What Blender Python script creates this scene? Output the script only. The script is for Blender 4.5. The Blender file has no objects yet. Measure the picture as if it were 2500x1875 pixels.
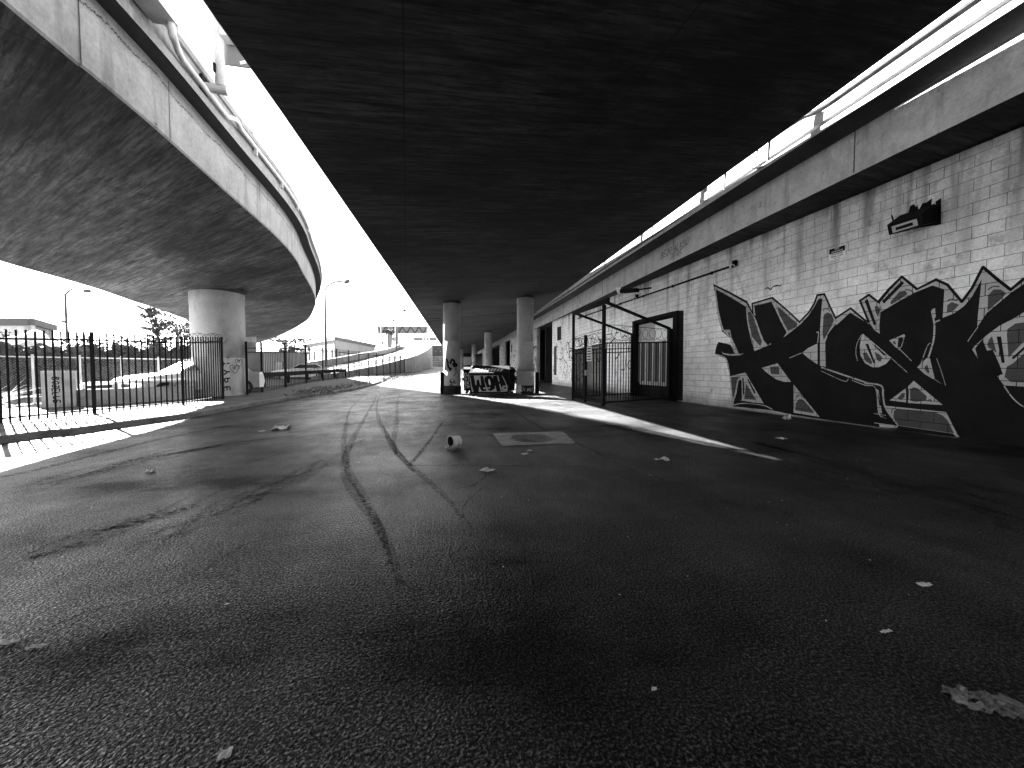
import bpy, math, random
import numpy as np
from mathutils import Vector, Matrix
from mathutils.geometry import tessellate_polygon
random.seed(7); rng = np.random.default_rng(7)
SC = bpy.context.scene
COL = SC.collection

# ------------------------------------------------------------------ camera
F, CX, CY, EYE = 940.0, 1250.0, 937.5, 1.22
YAW, PITCH = math.radians(11.3), math.radians(-2.16)
cam_d = bpy.data.cameras.new('camera'); cam = bpy.data.objects.new('camera', cam_d); COL.objects.link(cam)
cam_d.sensor_width = 36.0; cam_d.lens = F / 2500 * 36; cam_d.clip_start = 0.05; cam_d.clip_end = 3000
cam.location = (0, 0, EYE); cam.rotation_euler = (math.pi / 2 + PITCH, 0, -YAW)
SC.camera = cam
# ------------------------------------------------------------------ sky, sun, exposure
SUN = Vector((-1.40, 1.52, 1.0)).normalized()
EL = math.asin(SUN.z); AZ = math.atan2(SUN.x, SUN.y)
w = bpy.data.worlds.new('World'); SC.world = w; w.use_nodes = True
nt = w.node_tree; nt.nodes.clear()
sky = nt.nodes.new('ShaderNodeTexSky'); sky.sky_type = 'NISHITA'; sky.sun_disc = False
sky.sun_elevation = EL; sky.sun_rotation = AZ; sky.dust_density = 0.2; sky.air_density = 0.55; sky.altitude = 300
bw = nt.nodes.new('ShaderNodeRGBToBW'); bg = nt.nodes.new('ShaderNodeBackground'); ow = nt.nodes.new('ShaderNodeOutputWorld')
nt.links.new(sky.outputs[0], bw.inputs[0]); nt.links.new(bw.outputs[0], bg.inputs[0]); nt.links.new(bg.outputs[0], ow.inputs[0])
bg.inputs[1].default_value = 0.05
sd = bpy.data.lights.new('sun', 'SUN'); sd.energy = 5.0; sd.angle = math.radians(0.4); sd.color = (1, 1, 1)
sun = bpy.data.objects.new('sun', sd); COL.objects.link(sun)
sun.rotation_euler = SUN.to_track_quat('Z', 'Y').to_euler(); sun.location = SUN * 60
SC.view_settings.view_transform = 'Standard'; SC.view_settings.look = 'None'
SC.view_settings.gamma = 1.0; SC.view_settings.use_curve_mapping = False
SC.view_settings.exposure = 5.0
SC.render.engine = 'CYCLES'
SC.cycles.max_bounces = 8; SC.cycles.diffuse_bounces = 5; SC.cycles.glossy_bounces = 3; SC.cycles.transparent_max_bounces = 12
SC.cycles.use_denoising = True; SC.cycles.sample_clamp_indirect = 6

# ------------------------------------------------------------------ survey helpers: photo point -> place in the world
FW = np.array([math.sin(YAW) * math.cos(PITCH), math.cos(YAW) * math.cos(PITCH), math.sin(PITCH)])
RT = np.array([math.cos(YAW), -math.sin(YAW), 0.0]); UP = np.cross(RT, FW); C0 = np.array([0, 0, EYE])
def ray(px, py): return FW + RT * (px - CX) / F - UP * (py - CY) / F
def g(y):
    if y < 20: return 0.0
    if y < 55: return .0007 * (y - 20) ** 2
    return .0007 * 35 ** 2 + .02 * (y - 55)
def onZ(px, py, z=0.0):
    r = ray(px, py); return C0 + r * ((z - EYE) / r[2])
def onX(px, py, x):
    r = ray(px, py); return C0 + r * (x / r[0])
def onG(px, py, dz=0.0):
    r = ray(px, py); t = 1.0
    for i in range(6000):
        p = C0 + r * t
        if p[2] <= g(p[1]) + dz: return p
        t += .01 + t * .0005
    return p
def depth(px, py, d): return C0 + ray(px, py) * d
def proj(p):
    v = np.array(p) - C0; d = v @ FW
    return CX + F * (v @ RT) / d, CY - F * (v @ UP) / d, d
def topz(base, py):
    lo, hi = -2.0, 60.0
    for _ in range(50):
        m = (lo + hi) / 2
        if proj((base[0], base[1], m))[1] > py: lo = m
        else: hi = m
    return lo

# ------------------------------------------------------------------ mesh helpers
def frame(d, hint=(0, 0, 1)):
    d = Vector(d).normalized(); h = Vector(hint)
    if abs(d.dot(h)) > .98: h = Vector((1, 0, 0)) if abs(d.x) < .9 else Vector((0, 1, 0))
    s = d.cross(h).normalized(); u = s.cross(d).normalized()
    return d, s, u
class MB:
    def __init__(s): s.v = []; s.f = []
    def add(s, vs, fs):
        o = len(s.v); s.v += [tuple(map(float, p)) for p in vs]; s.f += [tuple(i + o for i in q) for q in fs]; return s
    def box(s, c, size, rz=0.0):
        x, y, z = [k / 2 for k in size]; cs, sn = math.cos(rz), math.sin(rz); vs = []
        for dz in (-z, z):
            for dx, dy in ((-x, -y), (x, -y), (x, y), (-x, y)):
                vs.append((c[0] + dx * cs - dy * sn, c[1] + dx * sn + dy * cs, c[2] + dz))
        return s.add(vs, [(3, 2, 1, 0), (4, 5, 6, 7), (0, 1, 5, 4), (1, 2, 6, 5), (2, 3, 7, 6), (3, 0, 4, 7)])
    def bar(s, a, b, wd, h=None, hint=(0, 0, 1)):
        h = h or wd; a, b = Vector(a), Vector(b); d, sd_, u = frame(b - a, hint); vs = []
        for p in (a, b):
            for i, j in ((-1, -1), (1, -1), (1, 1), (-1, 1)): vs.append(p + sd_ * (i * wd / 2) + u * (j * h / 2))
        return s.add(vs, [(3, 2, 1, 0), (4, 5, 6, 7), (0, 1, 5, 4), (1, 2, 6, 5), (2, 3, 7, 6), (3, 0, 4, 7)])
    def tube(s, pts, r, n=8, caps=True):
        pts = [Vector(p) for p in pts]; vs = []; fs = []; m = len(pts)
        rr = r if hasattr(r, '__len__') else [r] * m
        pd, ps, pu = frame(pts[1] - pts[0])
        for i, p in enumerate(pts):
            d = (pts[min(i + 1, m - 1)] - pts[max(i - 1, 0)]).normalized()
            ps = (ps - d * ps.dot(d)).normalized(); pu = ps.cross(d)
            for k in range(n):
                a = 2 * math.pi * k / n; vs.append(p + (ps * math.cos(a) + pu * math.sin(a)) * rr[i])
        for i in range(m - 1):
            for k in range(n):
                fs.append((i * n + k, i * n + (k + 1) % n, (i + 1) * n + (k + 1) % n, (i + 1) * n + k))
        if caps: fs += [tuple(range(n))[::-1], tuple((m - 1) * n + k for k in range(n))]
        return s.add(vs, fs)
    def lathe(s, c, prof, n=24, axis=None):
        vs = []; fs = []; m = len(prof); c = Vector(c)
        ax, sx, ux = (Vector((0, 0, 1)), Vector((1, 0, 0)), Vector((0, 1, 0))) if axis is None else frame(axis)
        for r, h in prof:
            for k in range(n):
                a = 2 * math.pi * k / n; vs.append(c + ax * h + (sx * math.cos(a) + ux * math.sin(a)) * r)
        for i in range(m - 1):
            for k in range(n): fs.append((i * n + k, i * n + (k + 1) % n, (i + 1) * n + (k + 1) % n, (i + 1) * n + k))
        return s.add(vs, fs)
    def strip(s, L, R):
        vs = []; n = len(L)
        for a, b in zip(L, R): vs += [a, b]
        return s.add(vs, [(2 * i, 2 * i + 1, 2 * i + 3, 2 * i + 2) for i in range(n - 1)])
    def poly(s, pts): return s.add(pts, [tuple(range(len(pts)))])
    def tri2(s, p2, fn):
        tr = tessellate_polygon([[Vector((a, b, 0)) for a, b in p2]])
        return s.add([fn(a, b) for a, b in p2], [tuple(t) for t in tr])
    def mesh(s, name):
        me = bpy.data.meshes.new(name); me.from_pydata(s.v, [], s.f); me.update(); return me
    def build(s, name, m, parent=None, smooth=False):
        me = s.mesh(name)
        if smooth: me.polygons.foreach_set('use_smooth', [True] * len(me.polygons))
        return link(name, me, m, parent)
def link(name, me, m, parent=None):
    if m is not None and not me.materials: me.materials.append(m)
    o = bpy.data.objects.new(name, me); COL.objects.link(o)
    if parent is not None: o.parent = parent
    return o
def T(name, label, cat, loc=(0, 0, 0), group=None):
    o = bpy.data.objects.new(name, None); COL.objects.link(o); o.empty_display_size = .2
    o['label'] = label; o['category'] = cat
    if group: o['group'] = group
    ORG[o.name] = loc
    return o
ORG = {}
def tag(o, label, cat, group=None):
    o['label'] = label; o['category'] = cat
    if group: o['group'] = group
    return o
def kind(o, k): o['kind'] = k; return o
def ribbon(pts, wd, fn, mb, taper=False):
    """flat stroke in a 2-D space mapped to the world by fn"""
    P = [Vector((a, b)) for a, b in pts]; L = []; R = []; n = len(P)
    for i, p in enumerate(P):
        d = (P[min(i + 1, n - 1)] - P[max(i - 1, 0)])
        d = d.normalized() if d.length > 0 else Vector((1, 0)); q = Vector((-d.y, d.x))
        k = wd / 2 * (1 if not taper else (.35 + .65 * math.sin(math.pi * min(max(i / (n - 1), .05), .95))))
        L.append(fn(*(p + q * k))); R.append(fn(*(p - q * k)))
    mb.strip(L, R); return mb
def smooth2(pts, n=6):
    P = [np.array(p, float) for p in pts]; P = [2 * P[0] - P[1]] + P + [2 * P[-1] - P[-2]]; out = []
    for i in range(1, len(P) - 2):
        for k in range(n):
            t = k / n; a, b, c, d = P[i - 1], P[i], P[i + 1], P[i + 2]
            out.append(.5 * (2 * b + (c - a) * t + (2 * a - 5 * b + 4 * c - d) * t * t + (3 * b - a - 3 * c + d) * t ** 3))
    out.append(P[-2]); return out

# ------------------------------------------------------------------ materials (all neutral: the photograph is black and white)
def base_mat(name):
    m = bpy.data.materials.new(name); m.use_nodes = True; n = m.node_tree
    return m, n, n.nodes['Principled BSDF']
def plain(name, v, rough=.6, metal=0.0, spec=.5):
    m, n, b = base_mat(name); b.inputs['Base Color'].default_value = (v, v, v, 1); b.inputs['Roughness'].default_value = rough
    b.inputs['Metallic'].default_value = metal; b.inputs['Specular IOR Level'].default_value = spec
    return m
def N(n, t, **k):
    o = n.nodes.new(t)
    for a, v in k.items(): setattr(o, a, v)
    return o
def noise(n, vec, scale, detail=4, rough=.55, sc=(1, 1, 1), off=(0, 0, 0)):
    mp = N(n, 'ShaderNodeMapping'); mp.inputs['Scale'].default_value = sc; mp.inputs['Location'].default_value = off
    n.links.new(vec, mp.inputs[0]); t = N(n, 'ShaderNodeTexNoise'); t.inputs['Scale'].default_value = scale
    t.inputs['Detail'].default_value = detail; t.inputs['Roughness'].default_value = rough
    n.links.new(mp.outputs[0], t.inputs['Vector']); return t.outputs['Fac']
def rampv(n, fac, a, b, lo, hi):
    r = N(n, 'ShaderNodeMapRange'); r.inputs[1].default_value = a; r.inputs[2].default_value = b
    r.inputs[3].default_value = lo; r.inputs[4].default_value = hi; n.links.new(fac, r.inputs[0]); return r.outputs[0]
def mul(n, a, b, op='MULTIPLY'):
    m = N(n, 'ShaderNodeMath', operation=op)
    for i, x in enumerate((a, b)):
        if isinstance(x, (int, float)): m.inputs[i].default_value = x
        else: n.links.new(x, m.inputs[i])
    return m.outputs[0]
def pos(n): return N(n, 'ShaderNodeNewGeometry').outputs['Position']
def finish(n, b, col, rough, hgt=None, dist=.01, strength=.5, spec=.5):
    n.links.new(col, b.inputs['Base Color'])
    if isinstance(rough, (int, float)): b.inputs['Roughness'].default_value = rough
    else: n.links.new(rough, b.inputs['Roughness'])
    b.inputs['Specular IOR Level'].default_value = spec
    if hgt is not None:
        bp = N(n, 'ShaderNodeBump'); bp.inputs['Distance'].default_value = dist; bp.inputs['Strength'].default_value = strength
        n.links.new(hgt, bp.inputs['Height']); n.links.new(bp.outputs[0], b.inputs['Normal'])
def worn(name, v, var=.25, scale=1.2, fine=18, rough=.8, bump=.006, stain=.0, sc=(1, 1, 1), spec=.3):
    """generic weathered surface: broad tone changes, fine mottling, optional dark stains"""
    m, n, b = base_mat(name); P = pos(n)
    a = rampv(n, noise(n, P, scale, 5, .6, sc), .3, .7, 1 - var, 1 + var)
    f = rampv(n, noise(n, P, fine, 4, .6), .3, .7, 1 - var * .45, 1 + var * .45)
    c = mul(n, mul(n, a, f), v)
    if stain > 0:
        st = rampv(n, noise(n, P, scale * 1.7, 6, .65, sc, (3, 7, 1)), .50, .68, 1, 1 - stain); c = mul(n, c, st)
    finish(n, b, c, rough, noise(n, P, fine * 2.2, 4, .6), bump, .6, spec); return m
MAT = {}
MAT['steel_black'] = plain('black_painted_steel', .009, .75, spec=.06)
MAT['steel_grey'] = worn('galvanised_steel', .3, .2, 3, 30, .5, .001)
MAT['pipe'] = worn('painted_conduit', .42, .2, 4, 25, .55, .001)
MAT['paint_black'] = worn('black_wall_paint', .012, .25, 2, 20, .9, .0, spec=.06)
MAT['paint_light'] = worn('pale_grey_wall_paint', .42, .18, 2.5, 22, .8, .0)
MAT['paint_mid'] = worn('mid_grey_wall_paint', .06, .18, 2.5, 22, .8, .0)
MAT['paint_white'] = worn('white_marker_paint', .75, .1, 2.5, 22, .7, .0)
MAT['tar'] = plain('dark_sealant', .02, .6)
MAT['white'] = worn('white_enamel', .72, .08, 2, 20, .4, .0)
MAT['paper'] = worn('dirty_paper', .5, .4, 14, 60, .9, .004, .45)
MAT['wrapper'] = worn('scuffed_plastic_film', .13, .8, 22, 60, .4, .008, .85)
MAT['lamp_paint'] = worn('weathered_lamp_paint', .05, .2, 2, 10, .8, .0)
MAT['rubber'] = plain('tyre_rubber', .02, .8)
MAT['glass_dark'] = plain('dark_window_glass', .02, .12)
MAT['glass_lens'] = plain('lamp_lens_glass', .5, .25)
MAT['leaf_dark'] = worn('dark_leaf', .04, .4, 2, 20, .6, .0)
MAT['leaf_pale'] = worn('dry_frond', .42, .3, 3, 20, .7, .0)
MAT['bark'] = worn('bark', .12, .3, 5, 30, .9, .004)
MAT['column'] = worn('column_concrete', .36, .16, .9, 14, .85, .003, .35, (1, 1, .5))
MAT['plinth'] = worn('black_column_base_paint', .02, .3, 3, 20, .8, .002)
MAT['curb'] = worn('curb_concrete', .11, .25, 2, 20, .85, .004, .5)
MAT['sidewalk'] = worn('sidewalk_concrete', .07, .22, .8, 16, .9, .012, .45)
MAT['facade'] = worn('pale_stucco', .2, .1, .5, 8, .9, .002)
MAT['facade_trim'] = worn('grey_cornice', .07, .1, .5, 8, .9, .002)
MAT['interior'] = worn('dark_inner_wall', .05, .3, 1, 12, .9, .003)  # very dark tone for recess walls and closing walls
MAT['lowwall'] = worn('yard_wall_concrete', .4, .2, 1.2, 14, .9, .004, .35)
MAT['retaining'] = worn('retaining_wall_concrete', .2, .25, 1.2, 10, .9, .004, .5, (1, 1, .4))
MAT['signback'] = worn('aluminium_sign_back', .12, .1, .5, 6, .6, .001)
MAT['mortar'] = worn('recessed_mortar', .26, .5, 1.1, 9, .95, .003, .7)

def mk_asphalt():
    m, n, b = base_mat('worn_asphalt'); P = pos(n)
    big = rampv(n, noise(n, P, .35, 5, .6), .32, .68, .5, 1.5)
    wave = rampv(n, noise(n, P, .5, 4, .6, (.45, 1.0, 1), (4, 1, 0)), .40, .60, 1.05, .4)
    dust = rampv(n, noise(n, P, 2.2, 6, .65, (1, 1, 1), (9, 2, 0)), .35, .7, .8, 1.25)
    agg_glint = rampv(n, noise(n, P, 105, 2, .6), .58, .70, .62, 4.6)  # pale stones, plus road sparkle painted into the base colour
    agg2 = rampv(n, noise(n, P, 38, 3, .6), .35, .68, .7, 1.3)
    streak = rampv(n, noise(n, P, .9, 5, .62, (1.6, .35, 1), (2, 5, 0)), .45, .66, 1.1, .55)
    col = mul(n, mul(n, mul(n, mul(n, big, wave), mul(n, streak, agg2)), mul(n, dust, agg_glint)), .034)
    v = N(n, 'ShaderNodeTexVoronoi'); v.inputs['Scale'].default_value = 78; n.links.new(P, v.inputs['Vector'])
    h = mul(n, mul(n, v.outputs['Distance'], .8), mul(n, noise(n, P, 48, 4, .65), 1.5), 'ADD')
    h = mul(n, h, mul(n, noise(n, P, 1.6, 3), 3.0), 'ADD')
    rg = rampv(n, noise(n, P, 1.3, 5, .65, (1, .5, 1), (4, 1, 0)), .35, .7, .3, .5)
    finish(n, b, col, rg, h, .03, 1.0, .25)
    sp = mul(n, rampv(n, noise(n, P, .55, 5, .65, (.5, 1.0, 1), (4, 1, 0)), .36, .64, .30, .02), rampv(n, noise(n, P, 88, 2, .6), .50, .64, .12, 2.5))
    n.links.new(sp, b.inputs['Specular IOR Level']); return m
MAT['asphalt'] = mk_asphalt()

def mk_block():
    m, n, b = base_mat('painted_concrete_block'); P = pos(n)
    sep = N(n, 'ShaderNodeSeparateXYZ'); n.links.new(P, sep.inputs[0])
    fine = rampv(n, noise(n, P, 24, 6, .7), .3, .7, .78, 1.16)
    mid = rampv(n, noise(n, P, 1.6, 5, .6), .3, .72, .84, 1.2)
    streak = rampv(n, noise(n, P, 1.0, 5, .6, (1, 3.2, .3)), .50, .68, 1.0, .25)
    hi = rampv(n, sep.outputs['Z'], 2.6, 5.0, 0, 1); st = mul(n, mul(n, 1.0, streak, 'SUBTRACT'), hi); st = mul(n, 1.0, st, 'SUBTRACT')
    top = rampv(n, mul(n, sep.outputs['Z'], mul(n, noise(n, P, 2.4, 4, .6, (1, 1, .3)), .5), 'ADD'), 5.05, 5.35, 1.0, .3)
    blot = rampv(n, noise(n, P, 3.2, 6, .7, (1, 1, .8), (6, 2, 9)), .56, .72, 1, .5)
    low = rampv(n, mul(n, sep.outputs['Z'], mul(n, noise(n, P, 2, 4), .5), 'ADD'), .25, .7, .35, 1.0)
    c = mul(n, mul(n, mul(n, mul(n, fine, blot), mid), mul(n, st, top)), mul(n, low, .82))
    finish(n, b, c, .85, noise(n, P, 60, 4, .7), .004, .7, .25); return m
MAT['block'] = mk_block()

def mk_soffit(name, v, ang, period, lo):
    m, n, b = base_mat(name); P = pos(n)
    mp = N(n, 'ShaderNodeMapping'); mp.inputs['Rotation'].default_value = (0, 0, ang); n.links.new(P, mp.inputs[0])
    Q = mp.outputs[0]
    board = rampv(n, noise(n, Q, 1.0, 6, .7, (.8, 6.5, 1)), .36, .64, 1.35, lo)
    big = rampv(n, noise(n, Q, .3, 5, .65, (1, 1.6, 1), (5, 3, 2)), .38, .62, .35, 1.4)
    fine = mul(n, rampv(n, noise(n, P, 9, 5, .6), .3, .7, .85, 1.12), rampv(n, noise(n, Q, 3.2, 8, .78, (.5, 6, 1), (1, 4, 0)), .44, .6, 1.3, .35))
    dark = rampv(n, noise(n, Q, 1.5, 6, .75, (.6, 4.0, 1), (2, 8, 0)), .54, .66, 1, .22)
    br = N(n, 'ShaderNodeTexBrick'); br.inputs['Scale'].default_value = 1; br.offset = 0
    br.inputs['Brick Width'].default_value = period[0]; br.inputs['Row Height'].default_value = period[1]; br.inputs['Mortar Size'].default_value = .013
    n.links.new(Q, br.inputs['Vector']); seam = rampv(n, br.outputs['Fac'], 0, 1, 1, .5)
    c = mul(n, mul(n, mul(n, board, big), mul(n, fine, dark)), mul(n, seam, v))
    h = mul(n, noise(n, Q, 2.5, 5, .6, (1, 6, 1)), mul(n, br.outputs['Fac'], -.6), 'ADD')
    finish(n, b, c, .85, h, .012, .6, .3); return m
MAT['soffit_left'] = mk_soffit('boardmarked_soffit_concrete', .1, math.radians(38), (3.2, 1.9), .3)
MAT['soffit_centre'] = mk_soffit('dark_soffit_concrete', .034, math.radians(-4), (2.6, 2.9), .45)  # base tone lowered until the overhead deck renders near black
def mk_web(name, v, joint):
    m, n, b = base_mat(name); P = pos(n)
    mott = rampv(n, noise(n, P, 2.2, 6, .65), .3, .7, .75, 1.2)
    fine = rampv(n, noise(n, P, 20, 5, .7), .3, .72, .8, 1.15)
    drip = rampv(n, noise(n, P, 1.0, 5, .6, (4, 4, .5)), .52, .72, 1, .6)
    spot = rampv(n, noise(n, P, 7, 5, .7, (1, 1, 1), (8, 4, 1)), .64, .7, 1, .3)
    c = mul(n, mul(n, mul(n, mott, fine), mul(n, drip, spot)), v)
    finish(n, b, c, .85, noise(n, P, 14, 6, .7), .012, .7, .3); return m
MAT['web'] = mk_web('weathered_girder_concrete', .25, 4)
MAT['web_dark'] = mk_web('low_bounce_girder_concrete', .12, 4)  # tone lowered to cut light bounced onto the left girder
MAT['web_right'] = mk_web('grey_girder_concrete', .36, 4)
MAT['overhang'] = worn('shade_dark_overhang_concrete', .05, .3, 1, 10, .9, .004)  # shade under the deck overhangs, painted as a darker concrete
MAT['parapet'] = mk_web('parapet_concrete', .2, 4)

# ================================================================== SETTING
# road: one sheet to the horizon, following the gentle climb ahead
ys = list(np.arange(-40, 20, 4)) + list(np.arange(20, 80, 2.5)) + [80, 100, 140, 200, 320, 600, 1200, 2400]
xs = [-1500, -500, -200, -80, -40, -20, -10, -5, 0, 5, 10, 20, 40, 80, 200, 500, 1500]
mb = MB(); nx = len(xs); mb.v = [(x, y, g(y)) for y in ys for x in xs]
mb.f = [(j * nx + i, j * nx + i + 1, (j + 1) * nx + i + 1, (j + 1) * nx + i) for j in range(len(ys) - 1) for i in range(nx - 1)]
kind(mb.build('road', MAT['asphalt']), 'structure')
# curb and sidewalk / yard on the left
CURB = [(-8.6, -30), (-8.2, -12), (-7.6, 2), (-7.0, 7.8), (-6.65, 8.6), (-6.42, 9.7), (-6.1, 11), (-5.97, 12.6), (-5.93, 14.2), (-5.78, 16.3), (-5.35, 19.1), (-4.75, 22.6), (-4.5, 27), (-4.4, 32), (-4.5, 38), (-4.9, 46)]
CU = [tuple(p) for p in smooth2(CURB, 6)]
SW = .13
def off(poly, d):
    out = []
    for i, p in enumerate(poly):
        a = Vector(poly[max(i - 1, 0)]); b_ = Vector(poly[min(i + 1, len(poly) - 1)]); t = (b_ - a).normalized()
        out.append((p[0] - t.y * d, p[1] + t.x * d))
    return out
ci = off(CU, .16); mb = MB(); prof = [(0.0, -.02), (.015, SW - .025), (.04, SW), (.16, SW)]
rows = [[(x, y, g(y) + z) for (x, y) in off(CU, o)] for o, z in prof]
for a, b_ in zip(rows[:-1], rows[1:]): mb.strip(b_, a)
kind(mb.build('curb', MAT['curb'], smooth=False), 'structure')
# sidewalk sheet with a few heaved, uneven stretches
mb = MB(); cols = [0, .3, .6, .9, 1.2, 1.6, 2.0, 2.5, 3.2, 4, 6, 10, 18, 40, 120]
pts = []
for k, (x, y) in enumerate(ci):
    for c in cols:
        yy = y; h = .03 * math.sin(x * 3.1 + y * 2.3 + c) * math.sin(y * 4.7 + c * 2.0) * (1 if .2 < c < 3 else 0) * (1 if y < 14 else .4)
        rise = .18 * min(max((y - 15) / 6, 0), 1) * min(c / 2.5, 1)
        pts.append((x - c, yy, g(yy) + SW + h + rise))
n = len(cols); mb.v = pts
mb.f = [(j * n + i + 1, j * n + i, (j + 1) * n + i, (j + 1) * n + i + 1) for j in range(len(ci) - 1) for i in range(n - 1)]
kind(mb.build('sidewalk', MAT['sidewalk']), 'structure')

# ------------------------------------------------------------------ viaducts: sections swept between a left and a right soffit corner line
def sweep(Ls, Rs, prof_l, prof_r, names, top_side):
    pass
def cr(points, n):
    return [tuple(p) for p in smooth2(points, n)]
def side_loops(C, O, prof):
    """C corner points, O outward unit vectors, prof list of (out, up) -> rows"""
    return [[(c[0] + o[0] * u, c[1] + o[1] * u, c[2] + z) for c, o in zip(C, O)] for u, z in prof]
def outward(L, R):
    out = []
    for a, b_ in zip(L, R):
        d = Vector((b_[0] - a[0], b_[1] - a[1])).normalized(); out.append((d.x, d.y))
    return out
def rows_strip(mb, rows, flip=False):
    for a, b_ in zip(rows[:-1], rows[1:]): mb.strip(*((b_, a) if flip else (a, b_)))
def rail_along(parent, C, O, out, up, r, post_every, h0, mat, flat=True):
    line = [(c[0] + o[0] * out, c[1] + o[1] * out, c[2] + up) for c, o in zip(C, O)]
    MB().tube(line, r, 8).build('rail', mat, parent, True)
    acc = 0.0
    for i in range(1, len(line)):
        a, b_ = Vector(line[i - 1]), Vector(line[i]); seg = (b_ - a).length
        while acc < seg:
            p = a + (b_ - a) * (acc / seg)
            MB().box((p.x, p.y, p.z - (up - h0) / 2), (.09, .09, up - h0)).build('rail_post', mat, parent)
            acc += post_every
        acc -= seg
def cleanpart(rows, name, mat, parent, flip=False):
    mb = MB(); rows_strip(mb, rows, flip); return mb.build(name, mat, parent)

# ---- left viaduct (curves away to the left)
Rl = [(-4.4, -70), (-4.1, -30), (-4.0, -4), (-4.0, 4.66), (-3.97, 5.5), (-3.95, 6.6), (-4.0, 8.5), (-4.07, 11.3), (-4.3, 13.4), (-4.67, 15.3), (-5.11, 17.7), (-5.54, 19.7), (-6.13, 22), (-6.78, 24), (-8.02, 27.6), (-9.33, 30.8), (-11.87, 36.2), (-14.74, 41.9), (-18.1, 48.3), (-22.7, 56), (-34, 73)]
Ll = [(-12.4, -70), (-11, -30), (-8.6, -4), (-8.9, 4.5), (-9.1, 5.5), (-9.5, 7), (-10.2, 9.5), (-10.8, 12.3), (-11.0, 14), (-11.3, 15.9), (-11.9, 18.3), (-12.4, 20.7), (-13.0, 22.9), (-13.6, 25.2), (-15, 29.4), (-16.6, 33.2), (-19.2, 38.9), (-22.2, 45), (-25.8, 51.7), (-30.3, 60), (-41, 76)]
Rl = [(x, y, 4.7) for x, y in Rl]; Ll = [(x, y, 3.97) for x, y in Ll]
R_, L_ = cr(Rl, 5), cr(Ll, 5); O_ = outward(L_, R_); OL_ = [(-a, -b) for a, b in O_]
LV = T('viaduct', 'curved concrete viaduct on a thick round column over the fenced yard', 'viaduct')
mb = MB(); K = 12
grid = [[tuple(np.array(a) + (np.array(b_) - np.array(a)) * k / K) for a, b_ in zip(L_, R_)] for k in range(K + 1)]
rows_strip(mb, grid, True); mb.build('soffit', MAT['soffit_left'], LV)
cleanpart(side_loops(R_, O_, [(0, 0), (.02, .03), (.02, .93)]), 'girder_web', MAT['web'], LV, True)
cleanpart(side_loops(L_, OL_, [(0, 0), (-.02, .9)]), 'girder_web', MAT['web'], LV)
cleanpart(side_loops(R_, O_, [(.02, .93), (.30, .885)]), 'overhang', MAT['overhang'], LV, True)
cleanpart(side_loops(R_, O_, [(.30, .885), (.30, 1.02), (.27, 1.03), (.25, 1.36), (.29, 1.37), (.29, 1.46), (.05, 1.46), (-.1, 1.02), (-.5, .98)]), 'parapet', MAT['parapet'], LV, True)
cleanpart(side_loops(L_, OL_, [(-.02, .9), (.25, .9), (.25, 1.4), (.05, 1.4), (-.1, 1.0), (-.5, 1.0)]), 'parapet', MAT['parapet'], LV)
mb = MB(); rows_strip(mb, [side_loops(R_, O_, [(-.5, .98)])[0], side_loops(L_, OL_, [(-.5, 1.0)])[0]]); mb.build('deck_slab', MAT['asphalt'], LV)
rail_along(LV, R_[4:], O_[4:], .17, 1.66, .045, 2.6, 1.45, MAT['steel_grey'])
# expansion joints and cracks on the outer web are thin recessed dark lines
for yj in (6.9, 9.9, 13.9):
    i = min(range(len(R_)), key=lambda k: abs(R_[k][1] - yj)); c = R_[i]
    MB().box((c[0] + .021, c[1], c[2] + .47), (.006, .009, .86)).build('construction_joint', MAT['tar'], LV)
mb = MB(); i0 = [k for k in range(len(R_)) if 4.5 < R_[k][1] < 16]
P2 = [(R_[k][0] + O_[k][0] * .0235, R_[k][1], R_[k][2] + .78) for k in i0]; L2 = []; R2 = []
for a, b_ in zip(P2[:-1], P2[1:]):
    for k in range(14):
        t = k / 14; q = np.array(a) + (np.array(b_) - np.array(a)) * t; h = .04 * math.sin(q[1] * 5) * math.sin(q[1] * 2.1) + random.uniform(-.018, .018) - .012 * (q[1] - 5); wv = random.uniform(.003, .014)
        L2.append((q[0], q[1], q[2] + h + wv)); R2.append((q[0], q[1], q[2] + h - wv))
mb.strip(L2, R2); mb.build('crack', MAT['tar'], LV)
# conduit run, junction box, drain stub, bracket on the outer face
def edge_l(y, out, up):
    i = min(range(1, len(R_) - 1), key=lambda k: abs(R_[k][1] - y)); a = R_[i]; b_ = R_[i + 1] if R_[i + 1][1] > y else R_[i - 1]
    t = (y - a[1]) / (b_[1] - a[1]) if abs(b_[1] - a[1]) > 1e-6 else 0; p = np.array(a) + (np.array(b_) - np.array(a)) * t
    return (p[0] + O_[i][0] * out, p[1] + O_[i][1] * out, p[2] + up)
jq = onX(417, 60, -3.42)
pth = [(jq[0], jq[1], jq[2] + .05), (jq[0], jq[1] + .05, jq[2] - .15), edge_l(jq[1] + .2, .44, 1.17), edge_l(jq[1] + .5, .36, 1.09)] + [edge_l(y, .34, 1.08) for y in np.arange(jq[1] + .8, 8.0, .35)] + [edge_l(8.1, .345, 1.1), edge_l(8.3, .4, 1.17), edge_l(8.6, .34, 1.2)] + [edge_l(y, .325, 1.22) for y in np.arange(9, 30, .7)]
MB().tube(smooth2(pth, 3), .045, 10).build('conduit', MAT['pipe'], LV, True)
MB().tube(smooth2([edge_l(5.45, .42, 1.4), edge_l(5.5, .43, 1.24), edge_l(5.58, .36, 1.1), edge_l(5.62, .27, 1.07)], 5), .024, 8).build('drain_stub', MAT['steel_black'], LV, True)
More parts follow.
